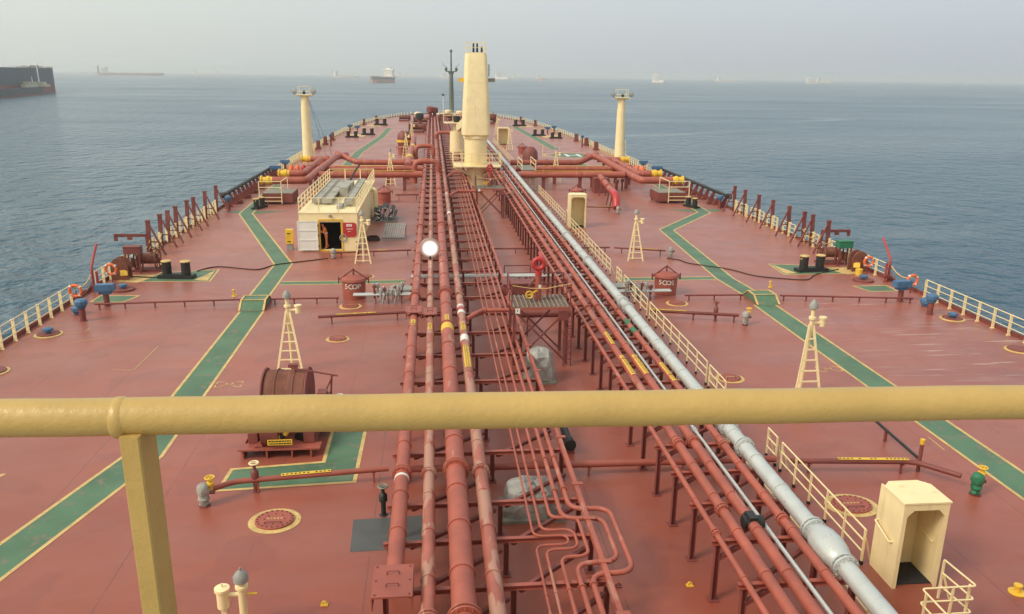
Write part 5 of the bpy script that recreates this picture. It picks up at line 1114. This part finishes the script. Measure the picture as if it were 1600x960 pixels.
# ------------------------------------------------------------------ manifold
def manifold(s, nm):
    def mp(pts, r, label, ends=None, mat='pipe', rad=.5, feet=()):
        P = [Vector((s*p[0], p[1], p[2])) for p in pts]; o = Vector((P[0].x, P[0].y, 0)); t = thing('manifold_pipe', o, label, 'pipe', 'thick manifold pipes')
        MB().tube([p-o for p in bend(P, rad)], r, 14).build('pipe_run', mat, t, True)
        for p, ax in feet:
            q = Vector((s*p[0], p[1], p[2]))-o; MB().lathe([(r, -.08), (r*1.3, -.08), (r*1.3, .08), (r, .08)], q, 14, ax).build('flange', mat, t, True); MB().box((q.x, q.y, (q.z-r)/2), (.35, .3, q.z-r)).build('pipe_stand', 'darkred', t)
        if ends:
            e = P[-1]-o; MB().lathe([(r, 0), (r*1.02, .25), (r*1.25, .3), (r*1.25, .55), (r*.95, .6), (r*.95, 1.0), (r*1.3, 1.02), (r*1.3, 1.15)] if s > 0 else [(r, 0), (r*1.02, -.25), (r*1.25, -.3), (r*1.25, -.55), (r*.95, -.6), (r*.95, -1.0), (r*1.3, -1.02), (r*1.3, -1.15)], e, 14, 'x').build('reducer', 'yellow', t, True)
        return t
    a = 5.0 if s > 0 else 5.6
    mp([(a, 87.2, 1.75), (16.4, 86.8, 1.75)], .36, f'thick red {nm} manifold crossover pipe, nearest the viewer', feet=[((7.5, 87.2, 1.75), 'x'), ((11.5, 87, 1.75), 'x')])
    mp([(a, 92.5, 1.75), (17, 92.5, 1.75)], .3, f'thick red {nm} manifold crossover pipe, second with yellow strip', feet=[((9.5, 92.5, 1.75), 'x')]); mp([(a, 99, 1.8), (13.5, 99, 1.8), (16.2, 101.5, 2.6)], .34, f'thick red {nm} manifold crossover pipe, farthest one', feet=[((9.5, 99, 1.8), 'x')])
    mp([(15.2, 103, 2.3), (16.0, 99, 2.4), (17.0, 84.5, 1.75), (17.0, 82, 1.75), (20.3, 82, 1.75)], .36, f'thick red {nm} manifold header ending in the aft yellow reducer', True, feet=[((17.0, 88.5, 1.75), 'y'), ((17.0, 94, 2.0), 'y')])
    mp([(17.9, 99, 2.0), (18.1, 90, 1.8), (18.1, 87.8, 1.75), (19.6, 87.8, 1.75)], .36, f'red {nm} manifold branch ending in the middle yellow reducer', True, feet=[((18.1, 92, 1.8), 'y')]); mp([(16.6, 103.2, 1.75), (19.6, 103.2, 1.75)], .34, f'red {nm} manifold branch ending in the forward yellow reducer', True, feet=[((17.5, 103.2, 1.75), 'x')])
    for u, v, y, z in ((6.5, 15.0, 87.0, 2.13), (8, 15.5, 92.5, 2.08)):
        t = thing('walk_strip', (s*(u+v)/2, y, z), f'yellow strip on top of the {"aft" if y < 90 else "second"} {nm} crossover pipe', 'strip', 'yellow strips on the crossover pipes'); MB().box((0, 0, 0), (v-u, .22, .03)).build('strip_plate', 'yellow', t)
    # drip tray platform
    t = thing('drip_tray', (s*19.1, 79.3, 0), f'rust red drip tray with grating and cream rails at the {nm} manifold', 'drip tray', 'manifold drip trays')
    MB().box((0, 0, .62), (2.8, 3.2, .85)).build('tray_body', 'darkred', t); g = MB().box((0, 0, 1.06), (2.7, 3.1, .03)).build('tray_grating', 'grating', t)
    for x in (-1.2, 1.2):
        for y in (-1.4, 1.4): MB().box((x, y, .1), (.2, .2, .2)).build('leg', 'darkred', t)
    m = MB()
    for x in (-s*-1.65, -s*.4): m.bar((x, -1.75, .1), (x, -1.75, 2.2), .07)
    for z in (.35, .7, 2.2, 1.65): m.bar((s*1.65, -1.75, z), (-s*.4, -1.75, z), .06)
    m.bar((-s*.4, -1.75, 2.2), (-s*.4, 1.7, 2.2), .06).bar((-s*.4, 1.7, 1.0), (-s*.4, 1.7, 2.2), .06); m.build('access_rail', 'cream', t)
    for i in range(3):
        v = thing('orange_barrel', (s*(20.9-.65*i), 96.5+.4*i, 0), f'{("outer", "middle", "inner")[i]} upright {"orange" if i < 2 else "red"} drum behind the {nm} manifold', 'drum', 'drums behind the manifold'); MB().lathe([(.33, 0), (.33, .3), (.35, .32), (.33, .34), (.33, .95), (.3, .97), (.28, 1.5), (.1, 1.7)], n=14).build('drum_body', 'orange' if i < 2 else 'bright', v, True); MB().torus((0, 0, .95), .33, .025, 16, 5).build('hoop', 'orange', v)
manifold(-1, 'port'); manifold(1, 'starboard')
t = thing('valve_group', (14.5, 88, 0), 'cluster of dark red valve stands under the starboard manifold', 'valves')
for i in range(8): MB().lathe([(.18, 0), (.1, .05), (.1, .9), (.2, .95), (.2, 1.2), (.05, 1.3)], (random.uniform(-1.5, 1.8), random.uniform(-2, 2), 0), 8).build('valve_stand', 'darkred', t, True)
t = thing('valve_group', (-14.8, 83.5, 0), 'cluster of dark red valve stands under the port manifold', 'valves')
for i in range(8): MB().lathe([(.18, 0), (.1, .05), (.1, .9), (.2, .95), (.2, 1.2), (.05, 1.3)], (random.uniform(-1.5, 1.5), random.uniform(-1, 2), 0), 8).build('valve_stand', 'rust', t, True)
# starboard slop pipe with bright elbow
t = thing('drop_pipe', (12.6, 73, 0), 'red pipe slanting aft from the starboard manifold into a bright red elbow', 'pipe')
MB().tube([(.9, 13, 1.65), (-.1, 2.2, 1.55)], .3, 14).build('pipe_run', 'pipe', t, True); MB().tube(bend([(-.1, 2.2, 1.55), (-.25, .0, 1.55), (-.3, -.7, .5), (-.3, -.75, .45)], 1.2, 8), .33, 14).build('elbow', 'bright', t, True)
for y, x in ((9, .5), (5, .17)): MB().lathe([(.3, -.08), (.4, -.08), (.4, .08), (.3, .08)], (x, y, 1.6), 14, 'y').build('flange', 'pipe', t, True); 
for y, x in ((10, .6), (4, .1), (1.6, -.12)): MB().bar((x-.35, y, 0), (x-.1, y, 1.3), .12).bar((x+.35, y, 0), (x+.1, y, 1.3), .12).build('stand', 'darkred', t)
MB().box((.9, 12.6, .8), (1.6, 1.4, 1.6)).build('sump_box', 'darkred', t)
# gooseneck crossovers over the port pipes
for i, (y, x0, x1, z) in enumerate(((91.0, -6.5, -3.9, 2.75), (113, -6.8, -4.4, 2.6), (140, -3.9, -1.0, 2.6))):
    branch([(x0, y, .3), (x0, y, z), (x1, y, z), (x1, y, 1.3)], .3, 'pipe', f'{("nearest", "second", "farthest")[i]} inverted U pipe arching over the port cargo pipes', .8, 'arch_pipe', [((x0, y, 1.0), 'z')])
t = thing('header_pipe', (-7.4, 96, 0), 'thick dark red fore and aft pipe left of the cargo pipes with yellow bands', 'pipe'); MB().tube([(0, 0, 1.7), (-.2, 45, 1.7)], .42, 14).build('pipe_run', 'pipe', t, True)
for y in (8, 24): MB().lathe([(.43, 0), (.45, 0), (.45, 2.5), (.43, 2.5)], (-.04, y, 1.7), 14, 'y').build('paint_band', 'yellow', t, True)
for y in (1, 14, 30, 44): MB().box((-.1, y, .64), (.5, .4, 1.28)).build('pipe_stand', 'darkred', t)
t = thing('pump_casing', (7.9, 103, 0), 'dark red bulbous pump casing right of the crane with yellow collar', 'pump'); MB().lathe([(.75, 0), (.75, .7), (.9, .9), (1.0, 1.9), (.9, 2.8), (.5, 3.3), (.1, 3.4)], n=18).build('casing', 'darkred', t, True); MB().lathe([(.8, .3), (.82, .3), (.82, .85), (.8, .85)], n=18).build('collar', 'yellow', t); MB().tube([(1.6, 0, 0), (1.6, 0, 3.6)], .05, 6).build('rail_post', 'cream', t)
t = thing('pump_casing', (-9.3, 141, 0), 'dark bulbous pump casing far left of the pipes', 'pump'); MB().lathe([(1.0, 0), (1.2, 1.2), (1.1, 2.2), (.5, 2.8)], n=16).build('casing', 'darkred', t, True); MB().lathe([(1.25, .9), (1.27, .9), (1.27, 1.3), (1.25, 1.3)], n=16).build('collar', 'yellow', t)
t = thing('access_stair', (6.0, 90.5, 0), 'cream railed stair over the pipes at the starboard manifold', 'stair')
MB().box((0, 0, 2.1), (1.6, 5, .08)).build('landing', 'grating', t)
for x in (-.75, .75):
    for y in (-2.4, 2.4): MB().bar((x, y, 0), (x, y, 3.1), .07).build('post', 'cream', t)
    for z in (2.6, 3.1): MB().bar((x, -2.4, z), (x, 2.4, z), .06).build('rail_bar', 'cream', t)
for k in range(7): MB().box((0, -2.6-.28*k, 1.9-.29*k), (1.4, .24, .04)).build('tread', 'grating', t)
# wrapped equipment and loose bits between the racks
def wrapped(x, y, w, d, h, label, seed):
    rnd = random.Random(seed); t = thing('wrapped_equipment', (x, y, 0), label, 'wrapped box', 'plastic wrapped equipment'); MB().box((0, 0, .05), (w*1.05, d*1.05, .1)).build('pallet', 'grating', t)
    m = MB(); k = 14; zs = [.1, .3*h, .55*h, .8*h, .93*h, h]; ws = [1, 1.0, .97, .84, .6, .15]
    vsx = []
    for z, f in zip(zs, ws):
        for i in range(k):
            a = 2*math.pi*i/k; q = (abs(math.cos(a))**.7*(1 if math.cos(a) > 0 else -1), abs(math.sin(a))**.7*(1 if math.sin(a) > 0 else -1)); vsx.append((q[0]*w/2*f+rnd.uniform(-.06, .06), q[1]*d/2*f+rnd.uniform(-.06, .06), z+rnd.uniform(-.05, .05)))
    m._add(vsx, [(i*k+j, i*k+(j+1) % k, (i+1)*k+(j+1) % k, (i+1)*k+j) for i in range(5) for j in range(k)]+[tuple(5*k+j for j in range(k))]); m.build('plastic_cover', 'plastic', t)
wrapped(-.2, 30.7, 1.2, 1.1, 1.4, 'plastic wrapped equipment standing between the racks in mid view', 3); wrapped(-1.75, 20.4, 1.7, 1.3, .95, 'plastic wrapped equipment under the near thin lines', 5)
t = thing('black_cylinder', (-.05, 24.1, 0), 'black ribbed cylinder lying between the racks below the handrail', 'cylinder'); MB().lathe([(.13, 1.2), (.13, .2), (.17, .18), (.17, .0), (.14, -.02), (.14, -.12), (.2, -.14), (.2, -.22), (.13, -.24)], (0, 0, .32), 16, 'y').build('cylinder_body', 'black', t, True); MB().box((0, -.1, .08), (.3, .2, .16)).box((0, .9, .08), (.3, .15, .16)).build('cradle', 'darkred', t)
for x, y, nm, mt in ((-7.1, 16.55, 'left of the near guard plate', 'yellow'), (1.72, 16.6, 'beside the starboard rack leg', 'yellow'), (-.05, 16.7, 'between the racks', 'darkred')):
    t = thing('lashing_eye', (x, y, 0), f'tiny {"yellow" if mt == "yellow" else "red"} deck lashing eye {nm} in the foreground', 'deck eye', 'deck lashing eyes'); MB().box((0, 0, .012), (.17, .12, .024)).torus((0, 0, .05), .05, .02, 12, 6, 'y').build('eye_plate', mt, t)
t = thing('sounding_cap', (9.65, 15.7, 0), 'small yellow sounding pipe cap at the right edge of the foreground', 'cap'); MB().lathe([(.2, 0), (.2, .02), (.07, .03), (.07, .16), (.1, .17), (.1, .22), (.04, .23)], n=14).build('cap_body', 'yellow', t, True)
for x, y, nm in ((-15.6, 44.6, 'port'), (15.6, 45.0, 'starboard')):
    t = thing('sounding_cap', (x, y, 0), f'small yellow sounding pipe cap beside the {nm} walkway', 'cap'); MB().lathe([(.14, 0), (.05, .02), (.05, .3), (.09, .31), (.09, .36)], n=10).box((.1, 0, .06), (.2, .06, .05)).build('cap_body', 'yellow', t, True)
a, b = at(1365, 655, .42), at(1437, 718, .42)
t = thing('low_pipe_rail', (a.x, a.y, 0), 'dark pipe leading to a red post with yellow top by the starboard walkway', 'pipe'); MB().tube([(0, 0, .42), (b.x-a.x, b.y-a.y, .42)], .05, 8).build('pipe_run', 'black', t, True); MB().box(((b.x-a.x)*.3, (b.y-a.y)*.3, .2), (.08, .08, .4)).build('pipe_foot', 'darkred', t)
MB().tube([(b.x-a.x, b.y-a.y, 0), (b.x-a.x, b.y-a.y, .95)], .06, 10).build('end_post', 'darkred', t, True); MB().tube([(b.x-a.x, b.y-a.y, .95), (b.x-a.x, b.y-a.y, 1.12)], .075, 10).build('post_cap', 'yellow', t, True)
t = thing('small_table', (.6, 47.5, 0), 'low dark frame stand between the racks behind the monitor', 'stand'); MB().bar((-.8, 0, .9), (.8, 0, .9), .06).bar((-.8, 0, 0), (-.8, 0, .9), .06).bar((.8, 0, 0), (.8, 0, .9), .06).build('stand_frame', 'darkred', t); MB().lathe([(.2, 0), (.2, .35)], n=10).build('pot', 'cloth', t)
# glowing disc on a stand, added to imitate a glare over the second pipe
p = at(672, 396, 1.75); t = thing('added_glare_lamp', (p.x, p.y, 1.38), 'white glowing disc added to imitate a glare on the second port pipe', 'lamp')
MB().lathe([(.1, 0), (.06, .03), (.06, .2)], n=10).build('glare_disc_stand', 'black', t)
MB().lathe([(.15, .3), (.45, .18), (.62, .0), (.6, -.02)], (0, 0, .68), 24, 'y').build('glare_disc_back', 'galv', t, True)
MB().lathe([(.6, -.022)]+[(.6-.06*k, -.022-.008*k) for k in range(1, 10)]+[(.0, -.1)], (0, 0, .68), 28, 'y').build('lens', 'lamp', t, True)  # glowing face that carries the painted glare

# ------------------------------------------------------------------ ships at anchor
def sea_at(px, dist):
    r = ray(px, 118); h = math.hypot(r.x, r.y); return Vector((CAM_X+r.x/h*dist, r.y/h*dist, SEA))
def ship(px, dist, length, beam, free, head, label, hullm='hull_dark', sup='ship_white', boot=.35, sup_h=22, cranes=0, name='cargo_ship'):
    """head: angle in degrees between the line of sight and the ship's own axis; 0 = bow on"""
    p = sea_at(px, dist); los = math.atan2(p.x-CAM_X, p.y); t = thing(name, p, label, 'ship', 'ships at anchor'); t.rotation_euler.z = math.pi-los+R(head)
    L2, B2 = length/2, beam/2
    pl = [(-B2*.8, -L2), (-B2, -L2*.8), (-B2, L2*.72), (-B2*.6, L2*.9), (0, L2), (B2*.6, L2*.9), (B2, L2*.72), (B2, -L2*.8), (B2*.8, -L2)]
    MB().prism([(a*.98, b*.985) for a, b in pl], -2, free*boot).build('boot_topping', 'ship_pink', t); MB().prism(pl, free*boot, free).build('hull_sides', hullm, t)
    MB().prism([(a*.99, b) for a, b in pl if b > L2*.6], free, free+2.5).build('forecastle', hullm, t)
    sy_ = -L2*.78
    o = MB().bb(-B2*.85, B2*.85, sy_-length*.05, sy_+length*.05, free, free+sup_h*.75).bb(-B2*1.05, B2*1.05, sy_-2, sy_+length*.05+1, free+sup_h*.75, free+sup_h*.9).bb(-B2*.5, B2*.5, sy_-2, sy_+length*.035, free+sup_h*.9, free+sup_h).build('superstructure', sup, t)
    m = MB()
    for k in range(5):
        for j in range(6): m.box((-B2*.7+j*B2*.28, sy_+length*.05+.06, free+2.2+k*sup_h*.145), (B2*.13, .1, 1.1))
    m.build('window', 'hull_dark', o)
    MB().bb(-B2*.25, B2*.25, sy_-length*.1, sy_-length*.075, free, free+sup_h*1.05).build('funnel', 'ship_slate', t); MB().lathe([(.5, free+sup_h), (.25, free+sup_h*1.5)], (0, sy_, 0), 8).build('radar_mast', sup, t); MB().lathe([(.6, free), (.3, free+sup_h*.6)], (0, L2*.85, 0), 8).build('foremast', sup, t)
    for k in range(cranes):
        yy = L2*.55-k*length*.26; MB().bb(-1.4, 1.4, yy-1.4, yy+1.4, free, free+sup_h*.6).bar((0, yy, free+sup_h*.6), (0, yy+length*.16, free+sup_h*.75), 1.2).build('deck_crane', 'ship_buff', t)
    for k in range(6):
        yy = L2*.6-k*length*.2; MB().bb(-B2*.6, B2*.6, yy-length*.06, yy+length*.06, free, free+1.6).build('hatch_cover', 'ship_pink', t)
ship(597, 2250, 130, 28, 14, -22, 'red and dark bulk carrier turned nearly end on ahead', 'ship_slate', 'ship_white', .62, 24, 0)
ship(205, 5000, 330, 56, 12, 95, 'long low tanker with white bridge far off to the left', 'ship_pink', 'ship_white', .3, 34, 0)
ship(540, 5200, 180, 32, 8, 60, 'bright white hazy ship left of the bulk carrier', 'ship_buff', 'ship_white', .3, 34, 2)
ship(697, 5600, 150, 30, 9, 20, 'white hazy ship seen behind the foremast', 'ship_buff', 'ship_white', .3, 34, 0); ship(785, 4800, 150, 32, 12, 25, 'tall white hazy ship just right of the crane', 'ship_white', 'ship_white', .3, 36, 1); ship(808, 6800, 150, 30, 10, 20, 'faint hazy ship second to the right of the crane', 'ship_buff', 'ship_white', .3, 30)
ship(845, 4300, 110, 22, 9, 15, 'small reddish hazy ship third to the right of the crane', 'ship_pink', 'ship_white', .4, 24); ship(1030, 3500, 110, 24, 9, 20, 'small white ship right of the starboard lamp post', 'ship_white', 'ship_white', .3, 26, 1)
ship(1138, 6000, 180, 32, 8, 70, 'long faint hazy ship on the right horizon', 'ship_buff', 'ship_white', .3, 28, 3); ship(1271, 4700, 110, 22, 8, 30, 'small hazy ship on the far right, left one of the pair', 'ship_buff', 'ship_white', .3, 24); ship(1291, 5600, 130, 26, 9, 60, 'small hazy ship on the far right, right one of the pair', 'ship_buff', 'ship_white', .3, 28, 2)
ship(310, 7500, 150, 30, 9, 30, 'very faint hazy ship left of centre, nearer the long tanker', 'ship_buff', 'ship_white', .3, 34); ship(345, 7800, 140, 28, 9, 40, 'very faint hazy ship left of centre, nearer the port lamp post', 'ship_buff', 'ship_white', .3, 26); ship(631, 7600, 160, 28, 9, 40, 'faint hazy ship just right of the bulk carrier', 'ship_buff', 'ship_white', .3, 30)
# the big hull at the left edge and the coaster lying before it
A, B2_ = at(88, 144, SEA), at(-60, 158, SEA); d = (B2_-A); d.z = 0; dn = d.normalized(); nn = Vector((-dn.y, dn.x, 0))
if nn.y < 0: nn = -nn
los_ = Vector((A.x-CAM_X, A.y, 0)).normalized(); nn = Matrix.Rotation(R(9), 3, 'Z') @ los_
t = thing('large_tanker', A, 'huge dark hulled ship with red bottom cut by the left edge', 'ship', 'ships at anchor')
Lg = 300; W = 50
pl = [Vector((0, 0, 0))+nn*0+dn*3, dn*Lg, dn*Lg+nn*W, dn*6+nn*W, nn*W*.5-dn*1]
pl = [nn*3, dn*9, dn*Lg, dn*Lg+nn*W, dn*30+nn*W, dn*6+nn*W*.6]
MB().prism([(q.x, q.y) for q in pl], -2, 9).build('boot_topping', 'hull_red', t); MB().prism([(q.x, q.y) for q in pl], 9, 24).build('hull_sides', 'hull_blue', t)
for i in range(26):
    q = dn*random.uniform(4, 130)+nn*random.uniform(2, 12); s_ = random.uniform(.7, 2.2); MB().box((q.x, q.y, 24+s_/2), (random.uniform(1, 5), random.uniform(1, 4), s_)).build('deck_fitting', 'ship_buff' if i % 3 else 'hull_dark', t)
m = MB()
for k in range(40):
    q = dn*(2+k*4)+nn*.8; m.bar((q.x, q.y, 24), (q.x, q.y, 25.2), .25)
q0, q1 = dn*2+nn*.8, dn*160+nn*.8; m.bar((q0.x, q0.y, 25.2), (q1.x, q1.y, 25.2), .2); m.build('deck_rail', 'ship_white', t)
C0 = at(70, 147.5, SEA); t = thing('coastal_tanker', C0, 'low dark coaster with white mast lying before the huge hull at left', 'ship', 'ships at anchor'); L0, W0 = 230, 15
pl = [dn*0+nn*(W0*.5)-dn*6, dn*8, dn*L0, dn*L0+nn*W0, dn*8+nn*W0]
MB().prism([(q.x, q.y) for q in pl], -1, 1.2).build('boot_topping', 'hull_red', t); MB().prism([(q.x, q.y) for q in pl], 1.2, 7.0).build('hull_sides', 'hull_dark', t)
def on(a, b, z, s_, nm, mt): q = dn*a+nn*b; MB().box((q.x, q.y, z), s_).build(nm, mt, t)
on(11, 7, 9.2, (10, 8, 4.4), 'forecastle_house', 'ship_buff'); on(8, 7, 8, (14, 10, 2), 'forecastle', 'ship_buff')
for a, b, h in ((30, 6, 3), (37, 8, 4.5), (46, 6, 3.2), (52, 8, 5), (62, 6, 3)): on(a, b, 7+h/2, (5, 4, h), 'deck_machinery', 'ship_buff')
q = dn*11+nn*6; MB().lathe([(.7, 7), (.45, 26), (.9, 26.2), (.9, 27.2), (.2, 28.5)], (q.x, q.y, 0), 10).build('mast', 'ship_white', t, True)
q = dn*35+nn*6; MB().lathe([(.5, 7), (.3, 16)], (q.x, q.y, 0), 8).build('mast', 'ship_white', t, True)

# ------------------------------------------------------------------ haze
hzm = bpy.data.materials.new('sea_haze'); hzm.use_nodes = True; hn = hzm.node_tree; hn.nodes.clear()
ho = hn.nodes.new('ShaderNodeOutputMaterial'); pv = hn.nodes.new('ShaderNodeVolumePrincipled'); pv.inputs['Color'].default_value = (.985, .985, .98, 1); pv.inputs['Density'].default_value = 1.7e-4; pv.inputs['Anisotropy'].default_value = 0.4
hn.links.new(pv.outputs['Volume'], ho.inputs['Volume']); MAT['haze'] = hzm
hzo = MB().bb(-27000, 27000, -4000, 27000, SEA-3, 62).build('haze', 'haze'); hzo['kind'] = 'stuff'
